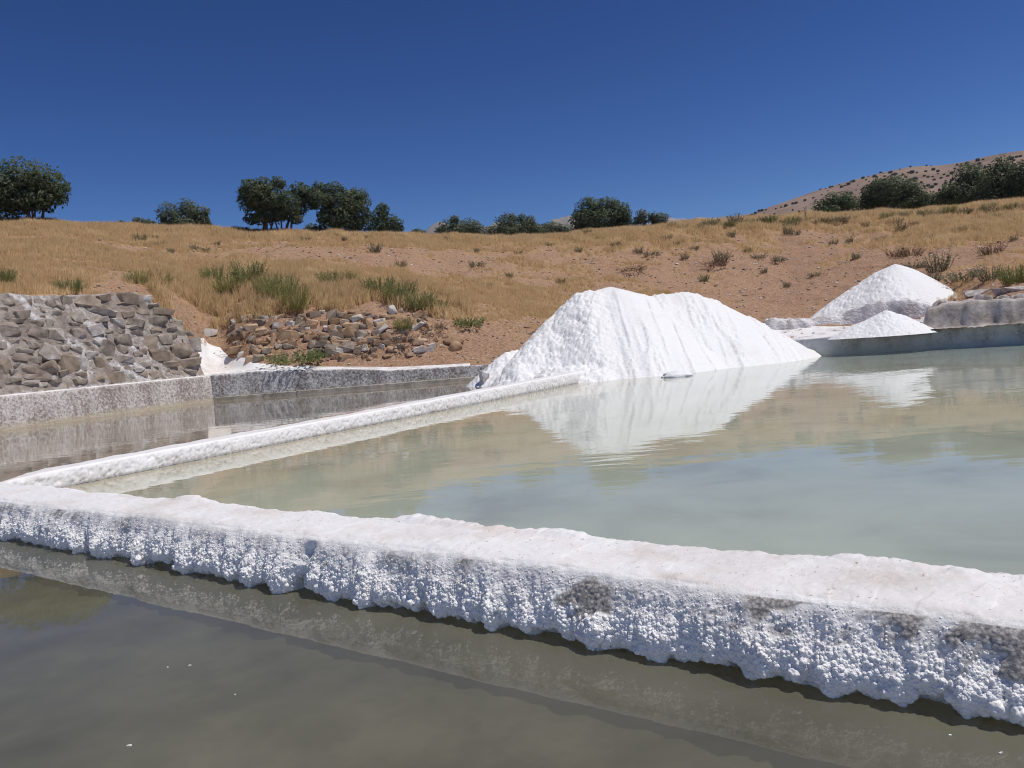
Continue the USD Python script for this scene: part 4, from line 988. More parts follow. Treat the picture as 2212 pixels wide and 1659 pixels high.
# white salt spilled on the ground between the mound and the rubble
gx = np.linspace(0, 1, 70); gy = np.linspace(0, 1, 46)
LT, RTp = [(424, 738), (426, 756), (428, 780), (428, 800), (428, 818)], [(442, 736), (475, 752), (505, 768), (560, 788), (700, 799)]
Lp, Rp = np.array([on_ground(a, b) for a, b in LT]), np.array([on_ground(a, b) for a, b in RTp])
tk = np.linspace(0, 1, 5)
Ls = np.stack([np.interp(gy, tk, Lp[:, k]) for k in range(3)], 1); Rs = np.stack([np.interp(gy, tk, Rp[:, k]) for k in range(3)], 1)
G = Ls[:, None] * (1 - gx)[None, :, None] + Rs[:, None] * gx[None, :, None]
Gx, Gy = G[..., 0] + 0.15 * (fb(G[..., 0], G[..., 1], 1.5, 83, 3) - 0.5), G[..., 1] + 0.15 * (fb(G[..., 0], G[..., 1], 1.5, 84, 3) - 0.5)
edge = np.minimum(np.minimum(gx, 1 - gx)[None, :] * 8, np.minimum(gy + 0.1, 1.4 - gy)[:, None] * 8)
Gz = ground(Gx, Gy) + 0.10 * np.clip(edge, 0, 1) + 0.05 * (fb(Gx, Gy, 3, 85, 3) - 0.5) - 0.02
v = np.stack([Gx, Gy, Gz], -1).reshape(-1, 3); f = grid_faces(len(gy), len(gx))
if np.mean(np.cross(v[f[:, 1]] - v[f[:, 0]], v[f[:, 2]] - v[f[:, 0]])[:, 2]) < 0: f = f[:, ::-1]
p_ = usdkit.mesh(stage, "/World/spilled_salt", (v, f), M["salt_ground"], smooth=True).GetPrim()
setdata(p_, "white salt spilled down between the stone bank and the rubble onto the wall top", "salt", kind="stuff")

# ------------------------------------------------------------------ collapsed rubble wall in the middle
Z8S = (0.2728, 439.0, 631.0)
ST8 = """340,215,80,60,w 300,285,80,60,t 385,295,90,60,t 470,325,95,60,t 525,265,100,34,t,0.9 340,340,60,50,t 545,390,110,36,t,0.9 640,370,130,85,t 710,360,90,85,t 585,290,60,55,w 690,260,70,40,w 745,240,50,65,b 450,250,90,55,b 860,250,90,50,t
800,270,70,50,b 880,185,90,45,b 1020,185,90,65,b 940,165,45,30,w 965,255,60,42,t 1040,245,70,58,t 1010,295,90,40,w 1145,220,70,60,t 1125,260,60,60,b 1210,225,90,50,w 1320,260,85,72,t 1310,215,80,34,b,0.5 1215,285,70,50,t 1265,290,48,60,b
1060,360,90,60,b 1155,340,90,92,t 1250,340,90,60,b 1220,410,72,50,t 1245,385,40,28,w 1145,455,100,80,g 1070,415,70,50,t 1080,480,55,55,w 1010,480,90,90,b 1220,480,60,50,b 1275,460,65,50,w 1280,510,42,30,t 1360,510,50,36,t
860,420,62,60,b 940,420,80,60,b 1410,305,100,26,w,0.6 1400,250,80,60,w 1555,160,50,45,t 1690,190,90,40,t,0.6 1740,185,70,58,t 1700,275,130,30,w,0.55 1650,280,60,30,w 1740,250,80,50,b 1700,410,80,55,t 1715,465,90,52,w 1795,455,52,36,w
1760,375,60,46,t 1800,335,60,36,t 1560,440,42,40,b 1510,380,50,46,b 1580,385,40,36,t 1470,410,62,46,b 1640,510,62,30,t 1460,520,62,24,t 50,335,110,60,w 270,470,120,50,t 270,410,62,40,b 380,540,80,50,t 440,540,72,75,b 540,520,60,40,t
410,450,60,48,b 500,480,72,40,b 680,440,72,46,b 1350,460,50,40,b 1430,200,50,36,t 1090,195,60,36,b 1180,170,60,26,t 1290,180,70,30,b 780,200,60,36,b 820,225,50,34,t 1360,330,50,40,b 1330,385,60,40,b 1420,350,56,42,b 1480,330,50,36,b
1600,330,50,36,b 1650,390,46,36,b 1620,450,50,30,t 600,440,60,40,b 560,330,50,40,b 760,310,60,46,b 800,340,50,40,b 900,340,60,44,b 960,370,56,40,b 990,420,50,40,t 920,480,50,40,b 850,480,44,36,b 450,400,60,46,t 390,380,60,40,b 220,350,50,36,b
1120,400,50,36,b 1180,520,44,26,t 1090,540,50,26,b 1320,540,44,22,t 1000,230,40,30,b 1080,300,50,36,b 1370,200,40,30,t 620,200,60,30,t 560,215,50,30,w 430,195,60,26,w 480,205,60,30,w 1880,350,40,26,t 1840,380,40,30,t 1830,430,40,30,b"""


def loc_ground(px, py):
    P = on_ground(px, py)
    return P, np.array([-math.sin(math.atan2(P[0], P[1])) * 0.7, -0.7, 0.6])


for _ in range(150):
    x_, y_ = r_.uniform(230, 1930), r_.uniform(185, 530)
    if y_ > 420 and 560 < x_ < 980 and r_.random() < 0.8: continue
    if y_ > 470 and x_ > 1150: continue
    wd_ = r_.uniform(30, 74); ST8 += f" {x_:.0f},{y_:.0f},{wd_:.0f},{wd_ * r_.uniform(0.45, 0.85):.0f},{'tbttttw'[r_.integers(0, 7)]},{r_.uniform(-0.45, 0.45):.2f}"
w = thing("rubble_wall", "collapsed dry stone wall of tan and brown stones above the dark wall", "rubble")
stones(w, ST8, Z8S, loc_ground, {"g": "stone_grey", "b": "stone_brown", "t": "stone_tan", "w": "stone_white"}, 1.22)
v, f = lump(0.42, 0.4, 0.52, 901, 3, 0.3); P = on_ground(848, 676)
obj("boulder", (v + P + [0, 0, 0.1], f), M["stone_white"], smooth=40, label="upright whitish rounded boulder on top of the rubble", cat="boulder")
for k, (px, py, w_, h_, lab) in enumerate([(980, 738, 46, 15, "long smooth tan boulder lying at the right end of the rubble"), (985, 753, 30, 20, "short rounded tan boulder just below the long one at the end of the rubble")]):
    P = on_ground(px, py); s = ((P - EYE) @ FW) / FPX
    v, f = lump(w_ * s, w_ * s * 0.7, h_ * s * 1.3, 910 + k, 3, 0.2)
    obj("boulder", (rotz(v, -0.1) + P + np.array([0, -0.1, 0.02]), f), M["stone_tan"], smooth=True, label=lab, cat="boulder")

# boulders behind the concrete wall at the right, and the block at the foot of the small heap
for k, (tops_, rf, rb, lab) in enumerate([
        ([(1996, 676), (2014, 662), (2030, 652), (2044, 650), (2058, 656), (2068, 670)], 29.0, 30.3, "small grey rounded boulder touching the right foot of the pointed salt heap"),
        ([(2044, 672), (2066, 660), (2086, 649), (2104, 641), (2124, 638), (2142, 640), (2162, 654)], 28.7, 30.6, "broad grey boulder with a smooth slanting top, left of the two big ones"),
        ([(2132, 660), (2146, 648), (2160, 642), (2178, 642), (2198, 652)], 28.4, 30.2, "middle grey boulder behind the concrete wall"),
        ([(2164, 656), (2182, 644), (2200, 638), (2222, 639), (2244, 644), (2268, 656)], 28.1, 30.2, "grey boulder at the right edge of the picture behind the concrete wall"),
        ([(2236, 656), (2266, 642), (2310, 636), (2350, 640), (2376, 656)], 27.8, 30.0, "large grey boulder out past the others")]):
    a_m = float(azim(tops_[len(tops_) // 2][0])); wr_m = float(wall_range(a_m))
    bank("boulder", lab, "boulder", tops_, wr_m + 0.62, wr_m + 2.2, float(wall_top(math.sin(a_m) * wr_m, math.cos(a_m) * wr_m)) - 0.03, M["boulder"], 130 + k * 3, res=0.035, lumps=0.45, amp=0.30, edge_px=20, rough=0.17)
bank("salt_bank", "grey crusted bank behind the row of boulders at the right", "salt bank", [(1990, 676), (2020, 660), (2060, 650), (2110, 646), (2160, 645), (2220, 643), (2300, 640), (2400, 650)], 30.6, 33.5, 0.80, M["boulder"], 147, res=0.06, lumps=0.7, amp=0.2)
for k, (px, py, w_, h_, lab) in enumerate([
        (2060, 640, 60, 12, "flat pale slab on the bank behind the broad grey boulder"), (2120, 634, 64, 12, "flat pale slab on the bank above the middle grey boulder"), (2185, 629, 70, 12, "flat pale slab on the bank at the right edge of the picture")]):
    P = on_ground(px, py, 30.0); s = ((P - EYE) @ FW) / FPX
    v, f = rock(w_ * s, w_ * s * 0.8, h_ * s * 1.5, 950 + k)
    obj("flat_stone", (rotz(v, -0.3) + P, f), M["stone_pale"], smooth=30, label=lab, cat="stone")
P = at_range(1047, 814, 26.6); v, f = rock(0.38, 0.34, 0.50, 970)
obj("stone_block", (rotz(v, 0.3) + P + [0, 0, -0.05], f), M["stone_pale"], smooth=30, label="small grey angular block at the waterline left of the lumpy salt heap", cat="stone")
P = at_z(1462, 812, 0.02); v, f = blob(77, 2)
obj("salt_lump", (v * [0.42, 0.3, 0.13] + P, f), M["salt_pile"], smooth=True, label="small white salt lump lying in the water at the foot of the biggest pile", cat="salt lump")

# ------------------------------------------------------------------ trees
def leaf_cloud(lobes, n_per, size, seed):
    r = np.random.default_rng(seed); vs = []; ns = []
    for c, rx, ry, rz, n in lobes:
        k = int(n * n_per)
        d = r.normal(size=(k, 3)); d /= np.linalg.norm(d, axis=1, keepdims=True)
        rad = 1 - 0.62 * r.random(k) ** 1.8
        rad *= 0.78 + 0.46 * noise(d * 2.2 + seed, seed) + 0.42 * (noise(d * 5.5, seed + 1) - 0.5)
        p = c + d * rad[:, None] * np.array([rx, ry, rz])
        # clumps of leaves with gaps between
        clump = noise(p * 1.9 + 5, seed + 3) + 0.35 * noise(p * 5.5, seed + 4)
        p = p[clump > 0.46]; d = d[clump > 0.46]
        nn = d + r.normal(size=p.shape) * 0.75 + [0, 0, 0.35]; nn /= np.linalg.norm(nn, axis=1, keepdims=True)
        a = np.cross(nn, r.normal(size=p.shape)); a /= np.linalg.norm(a, axis=1, keepdims=True); b = np.cross(nn, a)
        s = size * r.uniform(0.6, 1.3, (len(p), 1))
        q = d * 0.55 + nn * 0.6 + [0, 0, 0.15]; ns.append(q / np.linalg.norm(q, axis=1, keepdims=True))
        vs.append(np.stack([p - a * s, p - b * s * 0.42 + nn * s * 0.12, p + a * s, p + b * s * 0.42 + nn * s * 0.12], 1))
    NR_ = np.repeat(np.vstack(ns), 4, axis=0)
    V = np.vstack(vs).reshape(-1, 3); i = np.arange(len(V) // 4) * 4
    return V, np.vstack([np.stack([i, i + 1, i + 2], 1), np.stack([i, i + 2, i + 3], 1)]), NR_


def tree(name, label, cat, lobes, scale, rng_m, trunks, leaf="leaf_dark", size=0.125, dens=230, seed=1, group=None):
    s, x0, y0 = scale
    rng_m, size = deep(rng_m), size * 1.33
    L = []
    r = np.random.default_rng(seed)
    base_px = np.mean([l[0] for l in lobes]) * s + x0
    a0 = float(azim(base_px, 480)); bx, by = math.sin(a0) * rng_m, math.cos(a0) * rng_m
    t = thing(name, label, cat, (bx, by, float(ground(bx, by))), group=group)
    for cx, cy, rx, ry in lobes:
        rx, ry = rx * 1.12, ry * 1.10
        px, py = cx * s + x0, cy * s + y0
        rr = rng_m + r.uniform(-0.5, 0.5) * min(rx, 120) * s / FPX * rng_m
        c = at_range(px, py, rr); k = ((c - EYE) @ FW) / FPX * s
        Rx, Rz = rx * k, ry * k; Ry = 0.5 * (Rx + Rz)
        L.append((c, Rx, Ry, Rz, 3.4 * dens * (Rx * Rz + Ry * Rz + Rx * Ry) / 3 / (size / 0.15) ** 2))
    V, f, nr = leaf_cloud(L, 1.0, size, seed)
    g = UsdGeom.Mesh(obj("crown", (V, f), M[leaf], t))          # leaves take the light of the leafy mass they belong to
    g.CreateNormalsAttr(Vt.Vec3fArray.FromNumpy(nr.astype(np.float32))); g.SetNormalsInterpolation("vertex")
    parts = []
    for line in trunks:
        pts = [at_range(px * s + x0, py * s + y0, rng_m + r.uniform(-0.15, 0.15)) for px, py, _ in line]
        k = ((pts[0] - EYE) @ FW) / FPX * s
        pts[0][2] = min(pts[0][2], float(ground(*pts[0][:2])) - 0.1)
        parts.append(tube(np.array(pts), np.array([w_ * k / 2 for *_, w_ in line]), 6))
    if not parts:
        for q in range(3):
            c = L[q % len(L)][0]; b_ = np.array([bx + r.uniform(-.3, .3), by + r.uniform(-.3, .3), 0]); b_[2] = float(ground(b_[0], b_[1])) - 0.1
            parts.append(tube(np.array([b_, b_ * 0.5 + c * 0.5 + r.normal(size=3) * 0.1, c]), np.array([0.10, 0.07, 0.02]), 5))
    # limbs reaching into the crown
    top = [p[0][-1] for p in parts]
    for c, Rx, Ry, Rz, _ in L:
        j = int(np.argmin([np.linalg.norm(c - q) for q in top]))
        parts.append(tube(np.array([top[j], (top[j] + c) / 2 + r.normal(size=3) * 0.12, c + [0, 0, Rz * 0.4]]), np.array([0.09, 0.06, 0.02]), 5))
    obj("trunk", join(parts), M["bark"], t, smooth=60)
    return t


Z5, Z6, Z7, Z9 = (0.248, 0.0, 329.1), (0.1984, 493.8, 356.6), (0.2728, 877.8, 384.0), (0.3303, 1481.3, 301.7)
tree("oak_tree", "large broad oak at the left edge with several leaning trunks", "tree", [(150, 235, 220, 150), (380, 300, 180, 160), (490, 330, 100, 110), (60, 400, 200, 150), (280, 420, 170, 90), (-180, 330, 260, 200), (410, 470, 66, 52), (120, 450, 160, 60)], Z5, 60,
     [[(275, 660, 40), (250, 560, 34), (230, 430, 22)], [(325, 660, 34), (370, 570, 26), (390, 450, 14)], [(215, 655, 30), (160, 575, 22), (100, 500, 12)], [(300, 655, 26), (300, 560, 20), (310, 440, 12)], [(340, 655, 24), (290, 570, 18), (270, 480, 10)]], seed=1)
tree("oak_tree", "rounded oak standing alone left of the tall cluster on the crest", "tree", [(1470, 555, 85, 100), (1640, 520, 100, 95), (1730, 600, 85, 85), (1560, 630, 150, 65), (1785, 530, 40, 50), (1800, 630, 40, 50)], Z5, 66, [], "leaf_grey", seed=2, dens=260)
tree("oak_tree", "tall dense oak at the left of the cluster, several bare stems under its crown", "tree", [(250, 280, 130, 105), (380, 240, 130, 85), (550, 195, 72, 66), (400, 390, 240, 140), (290, 340, 170, 140), (630, 440, 140, 130), (260, 590, 90, 50), (730, 590, 70, 50), (500, 540, 160, 90), (350, 560, 90, 80)], Z6, 62,
     [[(395, 760, 70), (400, 640, 56), (400, 480, 30)], [(575, 760, 22), (575, 640, 18), (560, 520, 12)], [(615, 760, 40), (640, 650, 30), (680, 540, 14)], [(545, 760, 24), (520, 650, 18), (490, 540, 12)], [(450, 760, 30), (470, 650, 22), (500, 500, 12)]], seed=3, dens=280)
tree("oak_tree", "arching oak in the middle of the cluster with sky showing beneath its crown", "tree", [(760, 285, 110, 90), (850, 340, 90, 80), (985, 250, 72, 66), (930, 350, 110, 95), (790, 430, 80, 90), (930, 450, 50, 35), (770, 520, 60, 50)], Z6, 66, [[(660, 760, 30), (690, 600, 24), (770, 420, 14)]], seed=4, dens=260)
tree("oak_tree", "widest oak of the cluster, its foliage reaching down to the ground", "tree", [(1150, 280, 105, 85), (1380, 355, 130, 95), (1250, 430, 190, 140), (1400, 500, 140, 150), (1200, 590, 190, 130), (1050, 540, 80, 100), (1350, 650, 180, 80), (1070, 400, 90, 80)], Z6, 63, [[(1230, 760, 60), (1220, 600, 40), (1230, 420, 20)], [(1110, 740, 24), (1100, 560, 20), (1090, 420, 12)]], seed=5, dens=280)
tree("oak_tree", "lower stepped oak at the right end of the cluster", "tree", [(1680, 490, 62, 74), (1630, 580, 90, 95), (1780, 640, 100, 85), (1640, 690, 120, 60), (1850, 700, 50, 50)], Z6, 65, [], seed=6, dens=280)
tree("shrub", "grey green shrub under the gap between the arching oak and the widest oak", "shrub", [(930, 700, 105, 50), (880, 710, 60, 40), (1010, 720, 60, 35)], Z6, 64, [], "leaf_grey", 0.12, 260, seed=7)
tree("shrub", "dark low shrub at the left foot of the tall oak cluster", "shrub", [(210, 715, 40, 35), (300, 735, 50, 30)], Z6, 62, [], "leaf_dark", 0.12, 260, seed=8)
tree("shrub", "loose round shrub between the lone oak and the left oak", "shrub", [(1215, 620, 60, 45), (1290, 630, 70, 40), (1190, 590, 25, 25)], Z5, 64, [], "leaf_grey", 0.12, 240, seed=9)
tree("shrub", "small domed shrub on the skyline left of the loose round one", "shrub", [(1050, 635, 58, 32)], Z5, 64, [], "leaf_grey", 0.12, 260, seed=10)
tree("shrub", "brownish dry shrub on the skyline, nearer the left oak", "shrub", [(780, 642, 46, 20)], Z5, 64, [], "dry_brush", 0.10, 300, seed=11)
tree("shrub", "spindly shrub right beside the left oak's trunks", "shrub", [(470, 620, 45, 40), (550, 635, 40, 22)], Z5, 61, [], "leaf_grey", 0.11, 220, seed=12)
tree("shrub", "small dark shrub right of the stepped oak on the crest", "shrub", [(2050, 745, 70, 40), (2000, 765, 60, 30), (2140, 780, 40, 20)], Z6, 66, [], "leaf_grey", 0.12, 260, seed=13)
tree("oak_tree", "leftmost low tree of the row in front of the pale mountains, with a raised tuft", "tree", [(360, 410, 105, 80), (385, 330, 34, 26), (300, 440, 70, 50)], Z7, 86, [], "leaf_grey", 0.14, 240, seed=14)
tree("oak_tree", "low rounded tree of the mountain row, next to the tufted one", "tree", [(510, 405, 85, 70), (470, 430, 100, 50), (570, 440, 40, 40)], Z7, 88, [], "leaf_grey", 0.14, 240, seed=15)
tree("oak_tree", "twin topped tree in the middle of the mountain row", "tree", [(800, 370, 80, 78), (690, 430, 78, 46), (830, 430, 95, 56), (840, 320, 36, 30)], Z7, 84, [], "leaf_grey", 0.14, 250, seed=16)
tree("oak_tree", "narrow ragged tree just right of the twin topped one", "tree", [(915, 330, 38, 40), (985, 340, 36, 36), (960, 390, 80, 65), (920, 430, 80, 50), (1030, 420, 60, 40)], Z7, 84, [], "leaf_grey", 0.14, 240, seed=17)
tree("oak_tree", "lowest tree of the mountain row, left of the big round oak", "tree", [(1130, 400, 95, 46), (1230, 420, 90, 46), (1100, 440, 90, 36), (1290, 440, 50, 30)], Z7, 90, [], "leaf_grey", 0.14, 240, seed=18)
tree("oak_tree", "big round oak alone right of the picture's middle", "tree", [(1440, 250, 90, 95), (1580, 240, 110, 80), (1680, 280, 90, 85), (1400, 340, 95, 90), (1550, 350, 180, 90), (1720, 330, 60, 66), (1500, 410, 150, 50), (1660, 400, 90, 40)], Z7, 68, [], seed=19, dens=270)
tree("oak_tree", "tall thin tree touching the right side of the big round oak", "tree", [(1865, 310, 52, 54), (1830, 365, 60, 44), (1800, 400, 50, 36)], Z7, 72, [], "leaf_grey", seed=20, dens=240)
tree("oak_tree", "small round tree right of the thin one beside the big oak", "tree", [(2000, 335, 72, 56), (1950, 310, 34, 36), (2000, 375, 70, 34)], Z7, 72, [], "leaf_grey", seed=21, dens=240)
tree("shrub", "leftmost little grey shrub below the pale mountains", "shrub", [(95, 445, 55, 35), (20, 465, 40, 26)], Z7, 70, [], "leaf_grey", 0.13, 240, seed=22)
tree("oak_tree", "low dark tree at the left foot of the bare hill", "tree", [(1000, 410, 90, 62), (900, 450, 66, 56), (1065, 430, 55, 60), (960, 470, 90, 36)], Z9, 80, [], seed=23, dens=250, size=0.14)
tree("oak_tree", "wide domed dark tree in front of the bare hill", "tree", [(1350, 330, 150, 80), (1250, 360, 85, 90), (1480, 370, 105, 80), (1400, 420, 170, 56), (1170, 430, 60, 60), (1540, 420, 40, 50)], Z9, 82, [], seed=24, dens=260, size=0.14)
tree("oak_tree", "little tree in the gap between the domed tree and the tall ones at the right", "tree", [(1620, 400, 50, 52), (1690, 420, 50, 50), (1620, 440, 50, 36)], Z9, 86, [], seed=25, dens=250, size=0.14)
tree("oak_tree", "tall dark tree at the right with a square shouldered crown", "tree", [(1850, 250, 86, 84), (1820, 370, 130, 90), (1720, 370, 62, 70), (1900, 310, 80, 90), (1860, 430, 100, 44)], Z9, 80, [], seed=26, dens=260, size=0.14)
tree("oak_tree", "tallest dark tree at the right with a peaked top", "tree", [(2060, 200, 66, 76), (2050, 310, 110, 110), (2030, 400, 110, 60), (2130, 330, 80, 80)], Z9, 78, [], seed=27, dens=260, size=0.14)
tree("oak_tree", "dark tree cut off by the right edge of the picture", "tree", [(2200, 250, 84, 100), (2200, 350, 100, 80), (2300, 300, 110, 120)], Z9, 76, [], seed=28, dens=250, size=0.14)

# ------------------------------------------------------------------ small trees dotted over the far hill: one class, many copies
far_protos = []
for k in range(4):
    cp, path = klass(f"far_tree_{'abcd'[k]}")
    me = trimesh.creation.icosphere(3, 1.0); v = np.array(me.vertices)
    v = v * (0.66 + 0.55 * domes(v + k * 4.2, 0.75, 200 + k)[:, None] + 0.2 * (noise(v * 4 + k, k)[:, None] - 0.5)) * [1.0, 1.0, 0.72] + [0, 0, 0.62]
    proto_mesh(path + "/crown", (v, me.faces), M["far_leaf"], True)
    tv_, tf_ = tube(np.array([[0, 0, -0.5], [0, 0, 0.2], [0.1, 0, 0.7]]), np.array([0.12, 0.1, 0.05]), 5)
    proto_mesh(path + "/trunk", (tv_, tf_), M["bark"], True)
    far_protos.append(path)
DOTS = [(880, 325, 8), (915, 312, 6), (945, 298, 11), (960, 290, 8), (1005, 283, 6), (1080, 262, 8), (1098, 272, 14), (1160, 250, 14), (1195, 240, 6), (1275, 215, 10), (1290, 210, 5), (1340, 213, 16), (1400, 187, 6), (1470, 177, 9), (1575, 170, 8), (1605, 172, 5), (1775, 165, 10),
        (1840, 155, 16), (1910, 135, 16), (1945, 130, 9), (1920, 157, 14), (722, 413, 15), (700, 418, 12), (655, 432, 15), (625, 442, 9), (590, 452, 8), (605, 467, 5), (580, 487, 12), (512, 480, 6), (700, 460, 10), (740, 470, 12), (762, 467, 6), (835, 380, 10), (780, 397, 12), (1065, 290, 16),
        (1020, 308, 14), (1040, 300, 8), (1125, 298, 6), (1150, 345, 9), (1080, 350, 16), (1235, 240, 16), (1250, 246, 10), (1370, 225, 16), (1350, 228, 9), (1480, 213, 18), (1455, 216, 9), (1512, 215, 9), (1570, 207, 11), (1620, 195, 14), (1650, 207, 12), (1720, 205, 5), (1560, 237, 10), (1585, 243, 12),
        (1615, 242, 9), (1650, 222, 7), (1690, 228, 10), (1715, 237, 12), (1740, 218, 14), (1670, 250, 11), (1625, 262, 12), (1700, 270, 8), (1740, 265, 14), (1500, 258, 20), (1470, 262, 14), (1540, 280, 12), (1585, 300, 14), (1610, 310, 16), (1635, 292, 14), (1700, 285, 12), (1730, 300, 12), (1440, 245, 10), (1400, 250, 9),
        (500, 462, 14), (480, 466, 12), (455, 474, 14), (430, 482, 14), (410, 490, 12), (525, 460, 9), (2130, 125, 18), (2165, 112, 12), (2190, 108, 12), (2145, 135, 12), (1960, 180, 12), (2150, 160, 10), (1180, 262, 8), (1200, 275, 7), (1300, 238, 9), (1420, 228, 8), (660, 505, 16), (690, 508, 14), (890, 360, 7), (850, 395, 8), (930, 335, 6),
        (970, 372, 8), (1115, 330, 6), (1330, 262, 10), (1660, 330, 12), (1800, 175, 8), (1760, 190, 9)]
azg = np.linspace(float(azim(1560)), float(azim(2700)), 4)
for k, (cx, cy, w_) in enumerate(DOTS):
    px, py = cx * Z9[0] + Z9[1], cy * Z9[0] + Z9[2] + w_ * 0.12
    d = ray(px, py); h = math.hypot(d[0], d[1]); a = math.atan2(d[0], d[1])
    rr = np.linspace(390, 822, 600); zz = EYE[2] + d[2] / h * rr
    gz = hill_z(np.stack([np.full(len(rr), a), rr], 1)); hit = np.nonzero(zz <= gz)[0]
    r0 = rr[hit[0]] if len(hit) else 815.0
    P = np.array([math.sin(a) * r0, math.cos(a) * r0, float(hill_z([[a, r0]])[0])])
    size = w_ * Z9[0] / FPX * r0 * 0.66
    setdata(copy(far_protos[k % 4], "hillside_tree", P, rng.uniform(0, 6.28), size * rng.uniform(0.9, 1.1, 3)), "small dark rounded tree, one of many dotting the bare far hill", "tree", "trees dotted over the far hill")

# ------------------------------------------------------------------ weeds: classes with stems and leaves, then one copy per plant
def weed(seed, n_stem, spread, height, leaves, leaf_len, droop=0.2, leaf_w=0.28, low=0.15):
    r = np.random.default_rng(seed); st, lv = [], []
    for _ in range(n_stem):
        a = r.uniform(0, 6.28); b0 = np.array([math.cos(a), math.sin(a), 0]) * spread * 0.45 * math.sqrt(r.random())
        a2_ = a + r.normal() * 0.6; h = height * r.uniform(0.45, 1.0)
        top = b0 + np.array([math.cos(a2_) * spread * 0.5 * r.random(), math.sin(a2_) * spread * 0.5 * r.random(), h])
        midp = (b0 + top) / 2 + r.normal(size=3) * 0.04 * height
        T_ = np.linspace(0, 1, 4)[:, None]; c = (1 - T_) ** 2 * b0 + 2 * T_ * (1 - T_) * midp + T_ ** 2 * top
        st.append(tube(c, np.linspace(0.010, 0.004, 4) * height / 0.8, 3))
        for q in range(leaves):
            t = r.uniform(low, 1.0); p = (1 - t) ** 2 * b0 + 2 * t * (1 - t) * midp + t * t * top
            d = r.normal(size=3) + [0, 0, 0.5]; d /= np.linalg.norm(d); s = leaf_len * r.uniform(0.6, 1.3)
            sd_ = np.cross(d, r.normal(size=3)); sd_ /= np.linalg.norm(sd_) + 1e-9
            e = p + d * s - [0, 0, droop * s]; mm = p + d * s * 0.5
            lv.append((np.array([p, mm + sd_ * s * leaf_w, e, mm - sd_ * s * leaf_w]), np.array([[0, 1, 2], [0, 2, 3]])))
    return join(st), join(lv)


PL = {}
for nm, seed, args, leafm, stemm in [
        ("tall_green_weed", 1, (150, 1.0, 1.0, 9, 0.06, 0.1), "weed_green", "weed_green"), ("tall_green_weed_b", 2, (150, 1.05, 1.0, 11, 0.06, 0.1), "weed_deep", "weed_green"),
        ("low_green_bush", 3, (110, 1.9, 0.75, 14, 0.11), "weed_deep", "weed_green"), ("grey_weed", 4, (46, 0.9, 1.0, 14, 0.09), "weed_grey", "dry_brush"),
        ("grey_weed_b", 5, (40, 1.1, 0.8, 16, 0.10), "weed_grey", "dry_brush"), ("dry_twig_bush", 6, (70, 1.2, 0.9, 5, 0.09), "dry_brush", "dry_brush"), ("straw_clump", 7, (90, 0.9, 1.0, 3, 0.10), "straw", "straw")]:
    cp, path = klass(nm)
    s_m, l_m = weed(seed, *args)
    proto_mesh(path + "/stems", s_m, M[stemm]); proto_mesh(path + "/leaves", l_m, M[leafm])
    PL[nm] = path


def plant(proto, px, py, h_px, label, wide=1.0, name="weed", cat="weed", group=None, nat_h=1.0):
    P = on_ground(px, py); s = ((P - EYE) @ FW) / FPX * h_px / nat_h
    return setdata(copy(PL[proto], name, P - np.array([0, 0, 0.03]), rng.uniform(0, 6.28), (s * wide, s * wide, s)), label, cat, group)


plant("tall_green_weed_b", 460, 612, 40, "leafy green weed clump standing left of the tallest weeds on the slope")
plant("tall_green_weed_b", 536, 618, 58, "tallest deep green weed clump in the middle of the left slope", 1.05)
plant("tall_green_weed", 500, 640, 50, "yellow green weed clump just below the tallest green weeds", 1.1)
plant("tall_green_weed", 605, 655, 66, "broad pale green weed stand right above the left part of the rubble", 1.0)
plant("tall_green_weed", 640, 672, 60, "pale green weed clump leaning over the rubble's top edge", 0.9)
plant("tall_green_weed", 580, 640, 52, "pale yellow green weed clump between the tallest weeds and the broad stand", 1.0)
plant("tall_green_weed_b", 708, 622, 40, "narrow upright green weed above the middle of the rubble", 0.9)
plant("tall_green_weed", 748, 612, 28, "low pale green weed on bare soil right of the narrow upright one", 1.5)
plant("tall_green_weed_b", 822, 640, 46, "dark green weed clump, left half of the wide dark stand", 1.3)
plant("tall_green_weed_b", 862, 650, 46, "dark green weed clump, right half of the wide dark stand", 1.3)
plant("tall_green_weed_b", 905, 668, 42, "green weed clump trailing down right of the wide dark stand", 1.5)
plant("tall_green_weed_b", 946, 676, 30, "low green weed at the lower right end of the weed band", 1.4)
plant("low_green_bush", 645, 785, 32, "low spreading green bush on the wall top below the rubble", 1.35, "bush", "bush", nat_h=0.8)
plant("low_green_bush", 1014, 706, 24, "dark green bush alone on the slope right of the rubble", 1.0, "bush", "bush", nat_h=0.8)
plant("tall_green_weed", 872, 712, 28, "green weed growing out of the rubble under the white boulder", 1.3)
plant("tall_green_weed_b", 4, 615, 40, "dark green weed cut by the left edge of the picture", 1.1)
plant("tall_green_weed_b", 150, 630, 30, "green weed just behind the top of the stone bank", 1.6)
plant("tall_green_weed", 298, 612, 30, "grey green weed on the slope above the stone bank's right part", 1.3)
plant("tall_green_weed", 352, 614, 22, "low grey green weed next to the one above the stone bank", 1.8)
plant("tall_green_weed_b", 934, 626, 16, "small bright green weed alone on the red slope")
plant("grey_weed", 2025, 588, 46, "large grey green bush right of the pointed salt heap", 1.2, "bush", "bush")
plant("grey_weed_b", 2078, 608, 40, "rounded grey green bush, second right of the pointed heap", 1.4, "bush", "bush")
plant("grey_weed", 2140, 606, 34, "yellowish green bush third right of the pointed heap", 1.4, "bush", "bush")
plant("tall_green_weed_b", 2195, 612, 42, "green bush at the right edge of the picture above the boulders", 1.3, "bush", "bush")
plant("grey_weed_b", 1975, 582, 26, "low grey bush touching the shoulder of the pointed heap", 1.4, "bush", "bush")
